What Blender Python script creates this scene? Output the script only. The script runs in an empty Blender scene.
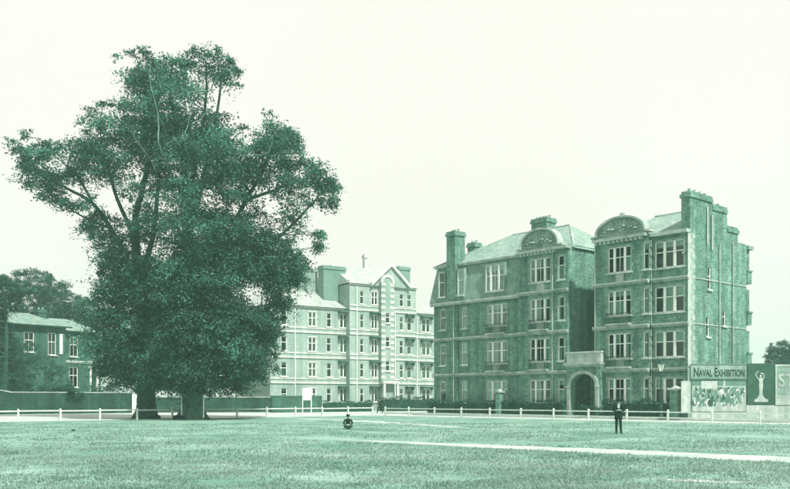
import bpy, bmesh, math, random
import numpy as np
from mathutils import Vector, Matrix
R = math.radians
random.seed(7)
rng = np.random.default_rng(11)
sc = bpy.context.scene
col = sc.collection

# ------------------------------------------------------------------ camera
EYE, F, HX, HY = 1.7, 900.0, 395.0, 398.0      # eye height (m), focal length and horizon in photo pixels
cam = bpy.data.cameras.new('camera'); cam.sensor_width = 36; cam.lens = 36 * F / 790
cam.shift_y = (HY - 244.5) / 790; cam.clip_end = 5000; cam.clip_start = 0.1
camo = bpy.data.objects.new('camera', cam); col.objects.link(camo)
camo.location = (0, 0, EYE); camo.rotation_euler = (R(90), 0, 0); sc.camera = camo

# ------------------------------------------------------------------ sky, sun, exposure
SUN = Vector((0.56, -0.83, 0)).normalized(); EL = R(52)
w = bpy.data.worlds.new('World'); sc.world = w; w.use_nodes = True
nt = w.node_tree; nt.nodes.clear()
out = nt.nodes.new('ShaderNodeOutputWorld'); bg = nt.nodes.new('ShaderNodeBackground')
sky = nt.nodes.new('ShaderNodeTexSky'); sky.sky_type = 'NISHITA'; sky.sun_disc = False
sky.sun_elevation = EL; sky.sun_rotation = math.atan2(SUN.x, SUN.y); sky.dust_density = 4
bw = nt.nodes.new('ShaderNodeRGBToBW'); nt.links.new(sky.outputs[0], bw.inputs[0])
mix = nt.nodes.new('ShaderNodeMix'); mix.data_type = 'RGBA'; mix.inputs[0].default_value = 0.97
nt.links.new(bw.outputs[0], mix.inputs[6])
noi = nt.nodes.new('ShaderNodeTexNoise'); noi.inputs['Scale'].default_value = 2.2; noi.inputs['Detail'].default_value = 4
rmp = nt.nodes.new('ShaderNodeValToRGB'); rmp.color_ramp.elements[0].position = 0.3; rmp.color_ramp.elements[1].position = 0.7
rmp.color_ramp.elements[0].color = (0.985, 0.965, 0.87, 1); rmp.color_ramp.elements[1].color = (1.015, 0.995, 0.945, 1)
nt.links.new(noi.outputs[0], rmp.inputs[0])
sca = nt.nodes.new('ShaderNodeVectorMath'); sca.operation = 'SCALE'; sca.inputs[3].default_value = 5.15
nt.links.new(rmp.outputs[0], sca.inputs[0]); nt.links.new(sca.outputs[0], mix.inputs[7])
nt.links.new(mix.outputs[2], bg.inputs[0]); bg.inputs[1].default_value = 0.1
nt.links.new(bg.outputs[0], out.inputs[0])
sl = bpy.data.lights.new('sun', 'SUN'); sl.energy = 3.2; sl.angle = R(3); sl.color = (1, 0.985, 0.93)
so = bpy.data.objects.new('sun', sl); col.objects.link(so)
so.rotation_euler = Vector((-SUN.x * math.cos(EL), -SUN.y * math.cos(EL), -math.sin(EL))).to_track_quat('-Z', 'Y').to_euler()
sc.view_settings.view_transform = 'Standard'; sc.view_settings.look = 'None'
sc.view_settings.gamma = 1; sc.view_settings.exposure = 1.0
sc.cycles.max_bounces = 6; sc.cycles.transparent_max_bounces = 12

# ------------------------------------------------------------------ helpers
def at(px, py, d): return Vector(((px - HX) / F * d, d, EYE + (HY - py) / F * d))
def on_ground(px, py): return at(px, py, EYE * F / (py - HY))

class MB:
    """collects faces, links them as one mesh object"""
    def __init__(s): s.v = []; s.f = []
    def quad(s, *p):
        n = len(s.v); s.v += [tuple(q) for q in p]; s.f.append(tuple(range(n, n + len(p)))); return s
    def box(s, x0, x1, y0, y1, z0, z1):
        n = len(s.v)
        s.v += [(x, y, z) for z in (z0, z1) for y in (y0, y1) for x in (x0, x1)]
        s.f += [tuple(n + i for i in q) for q in ((0,2,3,1),(4,5,7,6),(0,1,5,4),(1,3,7,5),(3,2,6,7),(2,0,4,6))]; return s
    def prism(s, poly, y0, y1):
        """poly: (x,z) counter-clockwise seen from -y"""
        n = len(s.v); k = len(poly)
        s.v += [(x, y0, z) for x, z in poly] + [(x, y1, z) for x, z in poly]
        s.f += [tuple(range(n, n + k)), tuple(range(n + 2 * k - 1, n + k - 1, -1))]
        s.f += [(n + i, n + k + i, n + k + (i + 1) % k, n + (i + 1) % k) for i in range(k)]; return s
    def slab(s, poly, z0, z1):
        n = len(s.v); k = len(poly)
        s.v += [(x, y, z1) for x, y in poly] + [(x, y, z0) for x, y in poly]
        s.f += [tuple(range(n, n + k)), tuple(range(n + 2 * k - 1, n + k - 1, -1))]
        s.f += [(n + i, n + k + i, n + k + (i + 1) % k, n + (i + 1) % k) for i in range(k)]; return s
    def tube(s, pts, rad, k=8, cap=True):
        pts = [Vector(p) for p in pts]; n0 = len(s.v); ref = Vector((0.31, 0.17, 0.93)).normalized()
        for i, p in enumerate(pts):
            t = (pts[min(i + 1, len(pts) - 1)] - pts[max(i - 1, 0)]).normalized()
            a = t.cross(ref)
            if a.length < 0.05: a = t.cross(Vector((1, 0, 0)))
            a.normalize(); b = t.cross(a)
            r = rad[i] if isinstance(rad, (list, tuple)) else rad
            for j in range(k):
                q = p + (a * math.cos(2 * math.pi * j / k) + b * math.sin(2 * math.pi * j / k)) * r; s.v.append(tuple(q))
        for i in range(len(pts) - 1):
            for j in range(k):
                s.f.append((n0 + i*k + j, n0 + i*k + (j+1) % k, n0 + (i+1)*k + (j+1) % k, n0 + (i+1)*k + j))
        if cap:
            s.f.append(tuple(n0 + j for j in reversed(range(k)))); e = n0 + (len(pts) - 1) * k; s.f.append(tuple(e + j for j in range(k)))
        return s
    def lathe(s, prof, c=(0, 0, 0), k=10):
        return s.tube([(c[0], c[1], c[2] + z) for r, z in prof], [max(r, .001) for r, z in prof], k)
    def mesh(s, name, m, smooth=False):
        me = bpy.data.meshes.new(name); me.from_pydata(s.v, [], s.f); me.update()
        if m: me.materials.append(m)
        if smooth: me.polygons.foreach_set('use_smooth', [True] * len(me.polygons))
        return me
    def build(s, name, m, parent=None, smooth=False):
        return link(name, s.mesh(name, m, smooth), parent)

def link(name, me, parent=None, loc=None, rz=0):
    o = bpy.data.objects.new(name, me); col.objects.link(o); o.parent = parent
    if loc is not None: o.location = loc
    if rz: o.rotation_euler = (0, 0, rz)
    return o
def tag(o, label=None, cat=None, group=None, kind=None):
    for k, v in (('label', label), ('category', cat), ('group', group), ('kind', kind)):
        if v: o[k] = v
    return o
def thing(name, label, cat, loc=(0, 0, 0), rz=0, group=None):
    return tag(link(name, None, None, loc, rz), label, cat, group)

# ------------------------------------------------------------------ materials (a green-toned print: every colour sits on one green scale)
def tone(g):
    xs = [0, .05, .1, .26, .58, .86, 1.0]; r = [.2, .22, .26, .34, .57, .82, .96]; b = [.62, .64, .67, .73, .81, .9, .94]
    return (float(np.interp(g, xs, r)) * g, g, float(np.interp(g, xs, b)) * g)
def tk_(g, K): return tuple(c / K for c in tone(g * K))
def material(name, g, var=0.25, scale=1.0, detail=5, rough=0.9, bump=0.0, bscale=None, brick=None, spec=0.3, streak=0.0, alt=None, altg=None, K=1.5):
    m = bpy.data.materials.new(name); m.use_nodes = True; t = m.node_tree; N = t.nodes; L = t.links
    p = N['Principled BSDF']; p.inputs['Roughness'].default_value = rough; p.inputs['Specular IOR Level'].default_value = spec
    tc = N.new('ShaderNodeTexCoord'); v = tc.outputs['Object']
    n1 = N.new('ShaderNodeTexNoise'); n1.inputs['Scale'].default_value = scale; n1.inputs['Detail'].default_value = detail; n1.inputs['Roughness'].default_value = 0.62
    L.new(v, n1.inputs['Vector'])
    rp = N.new('ShaderNodeValToRGB'); e = rp.color_ramp.elements; e[0].position = .3; e[1].position = .7
    e[0].color = (*tk_(g * (1 - var), K), 1); e[1].color = (*tk_(min(1, g * (1 + var)), K), 1)
    L.new(n1.outputs[0], rp.inputs[0]); c = rp.outputs[0]
    def mul(a, fac, sock):
        x = N.new('ShaderNodeMix'); x.data_type = 'RGBA'; x.blend_type = 'MULTIPLY'; x.inputs[0].default_value = fac
        L.new(a, x.inputs[6]); L.new(sock, x.inputs[7]); return x.outputs[2]
    if brick:
        sp = N.new('ShaderNodeSeparateXYZ'); L.new(v, sp.inputs[0]); ad = N.new('ShaderNodeMath'); L.new(sp.outputs[0], ad.inputs[0]); L.new(sp.outputs[1], ad.inputs[1])
        cb = N.new('ShaderNodeCombineXYZ'); L.new(ad.outputs[0], cb.inputs[0]); L.new(sp.outputs[2], cb.inputs[1])
        bt = N.new('ShaderNodeTexBrick'); bt.inputs['Scale'].default_value = 1; bt.inputs['Brick Width'].default_value = brick[0]; bt.inputs['Row Height'].default_value = brick[1]
        bt.inputs['Mortar Size'].default_value = brick[1] * .09; bt.inputs['Mortar'].default_value = (brick[2],) * 3 + (1,)
        q_ = (.38 if brick[2] <= .95 else .12) if brick[1] < .1 else .13; bt.inputs['Color1'].default_value = (1 - q_,) * 3 + (1,); bt.inputs['Color2'].default_value = (1 + q_,) * 3 + (1,)
        L.new(cb.outputs[0], bt.inputs['Vector']); c = mul(c, 1.0, bt.outputs[0])
    if streak:
        mp = N.new('ShaderNodeMapping'); mp.inputs['Scale'].default_value = (1.6, 1.6, .16); L.new(v, mp.inputs[0])
        n2 = N.new('ShaderNodeTexNoise'); n2.inputs['Scale'].default_value = 1.0; n2.inputs['Detail'].default_value = 6; L.new(mp.outputs[0], n2.inputs['Vector'])
        r2 = N.new('ShaderNodeValToRGB'); r2.color_ramp.elements[0].position = .35; r2.color_ramp.elements[1].position = .62
        r2.color_ramp.elements[0].color = (1 - streak,) * 3 + (1,); r2.color_ramp.elements[1].color = (1.05, 1.05, 1.05, 1)
        L.new(n2.outputs[0], r2.inputs[0]); c = mul(c, 1.0, r2.outputs[0])
    if alt:                                            # worn patches of a second tone
        n3 = N.new('ShaderNodeTexNoise'); n3.inputs['Scale'].default_value = alt; n3.inputs['Detail'].default_value = 7; L.new(v, n3.inputs['Vector'])
        r3 = N.new('ShaderNodeValToRGB'); r3.color_ramp.elements[0].position = .5; r3.color_ramp.elements[1].position = .68; L.new(n3.outputs[0], r3.inputs[0])
        x = N.new('ShaderNodeMix'); x.data_type = 'RGBA'; L.new(r3.outputs[0], x.inputs[0]); L.new(c, x.inputs[6]); x.inputs[7].default_value = (*tk_(altg, K), 1); c = x.outputs[2]
    L.new(c, p.inputs['Base Color'])
    if bump:
        nb = N.new('ShaderNodeTexNoise'); nb.inputs['Scale'].default_value = bscale or 12; nb.inputs['Detail'].default_value = 6; L.new(v, nb.inputs['Vector'])
        b = N.new('ShaderNodeBump'); b.inputs['Strength'].default_value = bump; b.inputs['Distance'].default_value = .1
        L.new(nb.outputs[0], b.inputs['Height']); L.new(b.outputs[0], p.inputs['Normal'])
    return m
def leaf_material(name, g, var=.45, scale=.6, trans=.25, K=2.2, tint=False):
    m = material(name, g, var, scale, 6, .65, spec=.25, K=K); t = m.node_tree; p = t.nodes['Principled BSDF']
    src = p.inputs['Base Color'].links[0].from_socket
    if tint:
        an = t.nodes.new('ShaderNodeAttribute'); an.attribute_name = 'tint'; mx = t.nodes.new('ShaderNodeMix'); mx.data_type = 'RGBA'; mx.blend_type = 'MULTIPLY'; mx.inputs[0].default_value = 1
        t.links.new(src, mx.inputs[6]); t.links.new(an.outputs[0], mx.inputs[7]); src = mx.outputs[2]; t.links.new(src, p.inputs['Base Color'])
    tr = t.nodes.new('ShaderNodeBsdfTranslucent'); t.links.new(src, tr.inputs[0])
    x = t.nodes.new('ShaderNodeMixShader'); x.inputs[0].default_value = trans
    t.links.new(p.outputs[0], x.inputs[1]); t.links.new(tr.outputs[0], x.inputs[2]); t.links.new(x.outputs[0], t.nodes['Material Output'].inputs[0]); return m
def glass_material():
    m = bpy.data.materials.new('window_glass'); m.use_nodes = True; t = m.node_tree; N = t.nodes; N.remove(N['Principled BSDF'])
    tr = N.new('ShaderNodeBsdfTransparent'); tr.inputs[0].default_value = (.80, .9, .86, 1)
    gl = N.new('ShaderNodeBsdfGlossy'); gl.inputs['Roughness'].default_value = .05; gl.inputs[0].default_value = (.9, 1, .95, 1)
    fr = N.new('ShaderNodeFresnel'); fr.inputs[0].default_value = 1.42; x = N.new('ShaderNodeMixShader')
    nb = N.new('ShaderNodeTexNoise'); nb.inputs['Scale'].default_value = 1.2; tc = N.new('ShaderNodeTexCoord'); t.links.new(tc.outputs['Object'], nb.inputs['Vector'])
    b = N.new('ShaderNodeBump'); b.inputs['Strength'].default_value = .04; b.inputs['Distance'].default_value = .03; t.links.new(nb.outputs[0], b.inputs['Height']); t.links.new(b.outputs[0], gl.inputs['Normal'])
    t.links.new(fr.outputs[0], x.inputs[0]); t.links.new(tr.outputs[0], x.inputs[1]); t.links.new(gl.outputs[0], x.inputs[2])
    t.links.new(x.outputs[0], N['Material Output'].inputs[0]); return m

BRICK = material('dark_brick', .26, .26, 1.3, brick=(.225, .075, .95), streak=.38, bump=.3, bscale=9, K=1.7)
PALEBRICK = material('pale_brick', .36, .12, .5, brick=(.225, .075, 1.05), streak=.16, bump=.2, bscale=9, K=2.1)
OLDBRICK = material('old_house_brick', .115, .3, .6, brick=(.225, .075, .95), streak=.3, bump=.2, K=2.2)
WALLBRICK = material('garden_wall_brick', .065, .35, .8, brick=(.225, .075, .9), streak=.35, bump=.3, K=2.2)
SLATE = material('slate', .33, .14, .7, brick=(.3, .2, .7), streak=.14, rough=.75, K=2.1)
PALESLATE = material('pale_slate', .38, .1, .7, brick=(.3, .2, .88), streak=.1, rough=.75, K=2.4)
OLDSLATE = material('old_house_slate', .27, .2, .7, brick=(.3, .2, .82), streak=.2, rough=.5, K=2.4)
STONE = material('pale_stone', .50, .16, 1.6, streak=.22, bump=.15, K=1.7)
MANSARD = material('tile_hung_slate', .31, .18, .9, brick=(.25, .14, .8), streak=.2, rough=.8, K=2)
JAMB = material('jamb_stone', .32, .3, 1.6, streak=.25, bump=.15, K=2)
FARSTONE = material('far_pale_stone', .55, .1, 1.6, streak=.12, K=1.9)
LEDGE = material('weathered_stone', .40, .25, 1.2, streak=.2, bump=.2, K=2)
WHITE = material('white_paint', .80, .08, 3, rough=.55)
FENCEWHITE = material('weathered_white_paint', .76, .18, 2.5, rough=.8, streak=.15, bump=.2, bscale=20)
BLIND = material('pale_blind', .62, .12, 2, streak=.15)
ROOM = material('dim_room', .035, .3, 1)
IRON = material('dark_iron', .05, .3, 4, rough=.5)
LEAD = material('dull_lead', .2, .2, 2, rough=.6, K=2.2)
GLASS = glass_material()
BARK = material('dark_elm_bark', .085, .5, 2.2, rough=.95, streak=.5, bump=.9, bscale=5, K=2)
PALERBARK = material('grey_elm_bark', .16, .45, 2.2, rough=.95, streak=.5, bump=.9, bscale=5, K=2)
PALEBARK = material('pale_bare_bark', .23, .3, 1.5, rough=.9, streak=.25, bump=.4, K=2)
LEAF = leaf_material('elm_leaves', .135, .6, .4, K=1.05, tint=True)
FARLEAF = leaf_material('far_tree_leaves', .095, .4, .5, K=1.2, tint=True)
HEDGE = leaf_material('hedge_leaves', .085, .4, 1.2, K=1.2)
SHRUB = leaf_material('shrub_leaves', .12, .5, .9, K=1.2)
GRASS = material('short_turf', .255, .34, .18, 14, .95, bump=.6, bscale=4.5, alt=.35, altg=.36, K=1.8)
BLADE = leaf_material('grass_blades', .34, .34, .25, .45, K=1.8)
GRAVEL = material('pale_gravel', .48, .1, .5, 8, .95, bump=.3, bscale=14, alt=.3, altg=.4, K=1.9)
SAND = material('sandy_path', .46, .12, .9, 8, .95, bump=.3, bscale=16, alt=.7, altg=.38, K=1.9)
FLAG = material('paving', .42, .16, .8, 6, .9, bump=.15, K=2)
TIMBER = material('hoarding_boards', .33, .25, 1.1, streak=.3, K=2)
DARKPOSTER = material('dark_poster', .085, .25, 1.3, rough=.6, K=2.4)
MIDPOSTER = material('mid_poster', .2, .2, 1.0, rough=.6, K=2.4)
PALEPOSTER = material('pale_poster', .46, .16, 1.6, rough=.6, K=1.9, streak=.3)
INK = material('dark_ink', .05, .2, 3)
COAT = material('dark_cloth', .02, .4, 9, rough=.95)
TROUSER = material('dark_trouser_cloth', .03, .35, 9, rough=.95)
SKIN = material('skin', .38, .1, 6, rough=.6, K=2)
SHIRT = material('pale_shirt', .5, .1, 8)
HAIR = material('dark_hair', .03, .3, 20, rough=.6)
SOIL = material('dark_root_bark', .014, .4, 6, rough=1, bump=.6)

# ------------------------------------------------------------------ plan of the place (metres; camera stands at the origin on the green)
PL = at(434, HY, 91.); PR = at(688, HY, 70.)
U = (PR - PL); FL = U.length; U.normalize(); U = Vector((U.x, U.y, 0)); WV = Vector((-U.y, U.x, 0))     # along the facade, and into the building
UROT = math.atan2(U.y, U.x)
L0 = Vector((PL.x, PL.y, 0))
def fs(px, off=0.):
    """distance along the facade plane (moved off metres towards the green) where photo column px meets it"""
    k = (px - HX) / F; p = L0 - WV * off
    return (k * p.y - p.x) / (U.x - k * U.y)
def fz(px, py, off=0.):
    p = L0 - WV * off + U * fs(px, off); return EYE + (HY - py) / F * p.y
def fp(s, off, z=0.): return L0 + U * s - WV * off + Vector((0, 0, z))
O = L0 - WV * 8.0                                   # corner of the green where the two fences meet

# ------------------------------------------------------------------ ground
def sheet(name, pts, z, m, parent=None):
    return tag(MB().quad(*[(p[0], p[1], z) for p in pts]).build(name, m, parent), kind='structure')
def uw(a, b): return O + U * a + WV * b
sheet('ground', [(-600, -60), (600, -60), (600, 600), (-600, 600)], 0, GRASS)
sheet('street', [uw(-60, -60), uw(-1.0, -60), uw(-1.0, 1.0), uw(70, 1.0), uw(70, 5.2), uw(0, 5.2), uw(-1.0, 6.2), uw(-1.0, 70), uw(-60, 70)], .004, GRAVEL)
pv = MB().slab([(p.x, p.y) for p in (uw(0, 5.2), uw(70, 5.2), uw(70, 6.6), uw(-.4, 6.6), uw(-.6, 6.2), uw(-.4, 5.4))], 0, .12).build('pavement', FLAG)
tag(pv, kind='structure')
def ragged(name, pts, widths, z, m, step=.7, jit=.16):
    """a strip along pts with uneven edges"""
    pts = [Vector(p) for p in pts]; Lf = []; Rt = []
    for i in range(len(pts) - 1):
        n = max(1, int((pts[i+1] - pts[i]).length / step))
        for k in range(n):
            t = k / n; p = pts[i].lerp(pts[i+1], t); wd = widths[i] * (1 - t) + widths[i+1] * t
            d = (pts[i+1] - pts[i]).normalized(); nrm = Vector((-d.y, d.x, 0))
            Lf.append(p + nrm * (wd/2 * (1 + random.uniform(-jit, jit)))); Rt.append(p - nrm * (wd/2 * (1 + random.uniform(-jit, jit))))
    b = MB()
    for i in range(len(Lf) - 1):
        b.quad(*[(q.x, q.y, z) for q in (Rt[i], Rt[i+1], Lf[i+1], Lf[i])])
    return tag(b.build(name, m), kind='structure')
PATH = [on_ground(330, 439.6), on_ground(365, 440.8), on_ground(400, 442.4), on_ground(500, 447), on_ground(600, 451), on_ground(700, 455.5), on_ground(790, 460), on_ground(900, 466)]
PATHW = [.15, .5, 1.1, 1.7, 2.0, 2.2, 2.3, 2.3]
ragged('path', PATH, PATHW, .006, SAND, .35, .2)
WORN = [on_ground(300, 418.5), on_ground(350, 420.5), on_ground(420, 424.5), on_ground(470, 428.5), on_ground(520, 431)]
ragged('path', WORN, [.8, 2.4, 1.1, .5, .1], .005, SAND, .8, .5)
ragged('path', [on_ground(655, 479), on_ground(680, 480.5), on_ground(720, 482), on_ground(765, 482.5)], [.1, .45, .5, .08], .005, SAND, .2, .6)
ragged('path', [on_ground(700, 472.5), on_ground(730, 473), on_ground(750, 474)], [.05, .22, .05], .005, SAND, .2, .6)

def quads_mesh(name, V, m):
    """V: (n,4,3) array -> one mesh of n quads"""
    n = len(V); me = bpy.data.meshes.new(name); me.vertices.add(n * 4); me.loops.add(n * 4); me.polygons.add(n)
    me.vertices.foreach_set('co', V.reshape(-1).astype(np.float32)); me.loops.foreach_set('vertex_index', np.arange(n * 4, dtype=np.int32))
    me.polygons.foreach_set('loop_start', np.arange(0, n * 4, 4, dtype=np.int32)); me.update(calc_edges=True); me.materials.append(m); return me
def leaf_quads(C, Nrm, size):
    """a rhombic leaf at each centre, facing roughly Nrm"""
    n = len(C); Nn = Nrm / (np.linalg.norm(Nrm, axis=1, keepdims=True) + 1e-9)
    a = np.cross(Nn, rng.normal(size=(n, 3))); a /= np.linalg.norm(a, axis=1, keepdims=True) + 1e-9
    b = np.cross(Nn, a); s = size[:, None]
    return np.stack([C - a * s, C - b * s * .58 + Nn * s * .12, C + a * s, C + b * s * .58 - Nn * s * .1], 1)

# blades and tufts of the turf, thinning out with distance
def seg_dist(P, pts):
    d = np.full(len(P), 1e9)
    for p, q in zip(pts[:-1], pts[1:]):
        a = np.array([p.x, p.y]); b = np.array([q.x, q.y]); ab = b - a
        t = np.clip(((P - a) @ ab) / (ab @ ab), 0, 1); d = np.minimum(d, np.linalg.norm(P - a - t[:, None] * ab, axis=1))
    return d
n = 150000
dd = 15.5 / (1 - rng.random(n) * (1 - 15.5 / 62)); xx = (rng.random(n) - .5) * dd * .96
Pg = np.stack([xx, dd], 1)
def vnoise(P, cell):
    g = rng.random((256, 256)); q = P / cell + 60; i = np.floor(q).astype(int); f = q - i; f = f * f * (3 - 2 * f); i %= 255
    a, b_, c_, d_ = g[i[:, 0], i[:, 1]], g[i[:, 0] + 1, i[:, 1]], g[i[:, 0], i[:, 1] + 1], g[i[:, 0] + 1, i[:, 1] + 1]
    return (a * (1 - f[:, 0]) + b_ * f[:, 0]) * (1 - f[:, 1]) + (c_ * (1 - f[:, 0]) + d_ * f[:, 0]) * f[:, 1]
patch = 2 * (vnoise(Pg, 3.1) + vnoise(Pg, 1.2) + vnoise(Pg, .45) - 1.5)
keep = (seg_dist(Pg, PATH) > .78 + rng.random(n) * .5) & (rng.random(n) < .5 + .3 * patch)
Pg = Pg[keep]; n = len(Pg); hh = (.018 + .045 * rng.random(n) ** 2) * (1 + .25 * patch[keep]); ang = rng.random(n) * 6.283; ln = rng.normal(size=(n, 2)) * .03
wd = .006 + Pg[:, 1] * .0006
dx = np.stack([np.cos(ang) * wd, np.sin(ang) * wd], 1)
V = np.zeros((n, 4, 3)); V[:, 0, :2] = Pg - dx; V[:, 1, :2] = Pg + dx; V[:, 2, :2] = Pg + ln + dx * .25; V[:, 3, :2] = Pg + ln - dx * .25; V[:, 2:, 2] = np.maximum(hh, .008)[:, None]
tag(link('grass', quads_mesh('grass', V, BLADE)), 'short cropped grass over the open green', 'grass', kind='stuff')

# ------------------------------------------------------------------ trees
def inside(poly, P):
    x, y = P[:, 0], P[:, 1]; r = np.zeros(len(P), bool); j = len(poly) - 1
    for i in range(len(poly)):
        xi, yi = poly[i]; xj, yj = poly[j]
        c = ((yi > y) != (yj > y)) & (x < (xj - xi) * (y - yi) / (yj - yi + 1e-12) + xi); r ^= c; j = i
    return r
def edge_dist(poly, P):
    pts = [Vector((a, b, 0)) for a, b in poly]; return seg_dist(P, pts + pts[:1])
def clumps(poly, n, holes=(), maxhalf=90., seed=0):
    """n clump centres (px, py, depth in px units) filling a crown of this outline: a rounded body, denser near its skin"""
    g = np.random.default_rng(seed); lo = np.min(poly, 0); hi = np.max(poly, 0); out = []
    while sum(len(o) for o in out) < n:
        P = lo + g.random((n * 2, 2)) * (hi - lo); P = P[inside(poly, P)]
        for hx, hy, hr in holes: P = P[np.hypot(P[:, 0] - hx, P[:, 1] - hy) > hr + (8 if hr > 6 else 3)]
        e = edge_dist(poly, P); P = P[e > 2.5]; e = e[e > 2.5]
        half = np.minimum(maxhalf, 7 + 1.0 * np.sqrt(e * 55)); t = g.random(len(P)) * 2 - 1; t = np.sign(t) * np.abs(t) ** .55
        out.append(np.column_stack([P, t * half, e]))
    return np.concatenate(out)[:n]
def foliage(name, cl, d, m, parent, base, per=170, r=(.6, 1.35), leaf=(.06, .12), seed=1, sprays=7):
    """every clump is a handful of tapering, drooping sprays of leaves"""
    g = np.random.default_rng(seed); k = F / d
    C = np.column_stack([(cl[:, 0] - HX) / k, d + cl[:, 2] / k, EYE + (HY - cl[:, 1]) / k]) - np.array(base)
    rad = np.minimum(r[0] + g.random(len(C)) ** 1.5 * (r[1] - r[0]), np.maximum(r[0] * .8, cl[:, 3] / k * 1.2))
    ctone = np.exp(g.normal(size=len(C)) * .3)
    ax = C.copy(); ax[:, :2] -= C[:, :2].mean(0); ax[:, 2] = 0; ax /= np.linalg.norm(ax, axis=1, keepdims=True) + 1e-6
    si = np.repeat(np.arange(len(C)), sprays); ns = len(si)                    # sprays
    D = g.normal(size=(ns, 3)) + ax[si] * .7 + np.array([0, 0, .1]); D[:, 2] *= .55; D /= np.linalg.norm(D, axis=1, keepdims=True)
    SL = rad[si] * (.7 + .7 * g.random(ns)); ST = np.minimum(1.55, ctone[si] * np.exp(g.normal(size=ns) * .16))
    cnt = np.maximum(8, per / sprays * (SL / (r[1] * 1.1)) ** 1.6).astype(int)
    li = np.repeat(np.arange(ns), cnt); n = len(li)
    t = g.random(n) ** .8; wid = SL[li] * (.30 - .19 * t)
    P = C[si][li] + D[li] * (SL[li] * t)[:, None] + g.normal(size=(n, 3)) * (wid * np.array([1, 1, .6])[:, None]).T
    P[:, 2] -= .32 * SL[li] * t ** 2
    P[:, 2] = np.maximum(P[:, 2], .05)
    Nr = g.normal(size=(n, 3)) * .6 + D[li] * .3 + np.array([0, 0, .65])
    sz = (leaf[0] + g.random(n) ** 1.4 * (leaf[1] - leaf[0])) * (1.15 - .35 * t)
    me = quads_mesh(name, leaf_quads(P, Nr, sz), m)
    at_ = me.attributes.new('tint', 'FLOAT_COLOR', 'POINT'); v_ = np.repeat(ST[li] * np.exp(g.normal(size=n) * .12), 4)
    at_.data.foreach_set('color', np.column_stack([v_, v_, v_, np.ones_like(v_)]).reshape(-1).astype(np.float32))
    return link(name, me, parent), C, rad
def px_tube(b, pts, d, base, r0, r1, k=8, wob=.0, g=random):
    P = []
    for a in pts:
        q = at(a[0], a[1], d); q.y += (a[2] * .86) if len(a) > 2 else 0; P.append(q - Vector(base))
    out = []
    for i in range(len(P) - 1):                                                # Catmull-Rom subdivision
        p0, p1, p2, p3 = P[max(i-1, 0)], P[i], P[i+1], P[min(i+2, len(P)-1)]
        for s in range(4):
            t = s / 4; out.append(.5 * ((2*p1) + (p2-p0)*t + (2*p0-5*p1+4*p2-p3)*t*t + (-p0+3*p1-3*p2+p3)*t**3) + Vector((g.uniform(-wob, wob), g.uniform(-wob, wob), 0)))
    out.append(P[-1]); n = len(out)
    b.tube(out, [r0 + (r1 - r0) * (i / (n - 1)) ** .8 for i in range(n)], k); return out
def trunk_flare(b, base_r, h, top, k=20, seed=3):
    g = random.Random(seed); ph = [g.uniform(0, 6.28) for _ in range(4)]; rings = 9; n0 = len(b.v)
    for i in range(rings):
        t = i / (rings - 1); z = -.1 + (h + .1) * t; fl = 1 + .62 * (1 - t) ** 3.2; cx, cy = top[0] * t, top[1] * t
        for j in range(k):
            a = 6.2832 * j / k; rr = base_r * fl * (1 + (.09 * math.sin(5 * a + ph[0]) + .05 * math.sin(9 * a + ph[1])) * (1 - .5 * t) +   .22 * (1 - t) ** 3 * math.sin(5 * a + ph[2])) * (1 - .08 * t)
            b.v.append((cx + rr * math.cos(a), cy + rr * math.sin(a), z))
    for i in range(rings - 1):
        for j in range(k): b.f.append((n0 + i*k + j, n0 + i*k + (j+1) % k, n0 + (i+1)*k + (j+1) % k, n0 + (i+1)*k + j))
    b.f.append(tuple(n0 + (rings-1)*k + j for j in range(k)))

OUT = [(14,142),(22,135),(34,133),(50,139),(62,146),(76,150),(84,137),(87,118),(97,107),(112,105),(126,103),(134,99),(124,88),(116,74),(119,58),(128,50),(150,50),(163,56),(175,53),(184,63),(192,53),(204,49),(222,48),(236,54),(239,78),(233,102),(236,122),(250,130),(260,121),(272,114),(286,121),(299,133),(305,148),(302,160),(320,165),(335,173),(341,190),(336,205),(320,211),(327,234),(320,251),(306,258),(309,278),(293,290),(288,310),(281,330),(276,350),(281,370),(258,381),(240,389),(206,396),(180,390),(160,393),(128,391),(106,381),(97,365),(94,342),(96,326),(85,315),(88,297),(100,286),(106,266),(96,246),(86,236),(80,221),(70,212),(55,205),(40,200),(31,189),(18,181),(27,170),(19,156)]
HOLES = [(101,188,8),(90,176,6),(118,214,7),(142,199,6),(167,193,9),(153,181,5),(131,173,5),(155,245,9),(147,262,5),(125,243,5),(250,294,9),(265,305,5),(222,92,7),(205,86,7),(240,73,4),(187,82,6),(265,193,6),(262,208,8),(275,222,6),(292,203,6),(312,215,8),(300,240,7),(285,250,5),(165,105,5),(232,118,6),(143,130,5),(70,190,7),(50,168,5),(112,300,4),(100,330,5),(120,150,5),(205,175,4),(225,205,5),(175,225,5),(196,245,4)]
LOW = [(88,300),(104,288),(112,262),(140,255),(170,235),(200,230),(240,225),(280,240),(304,262),(300,278),(285,290),(280,312),(273,335),(268,352),(270,368),(256,380),(240,391),(206,397),(180,393),(160,395),(126,393),(102,383),(93,366),(91,342),(93,326),(84,314)]
LOWHOLES = [(250,294,9),(155,245,9),(265,305,4)]
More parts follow.
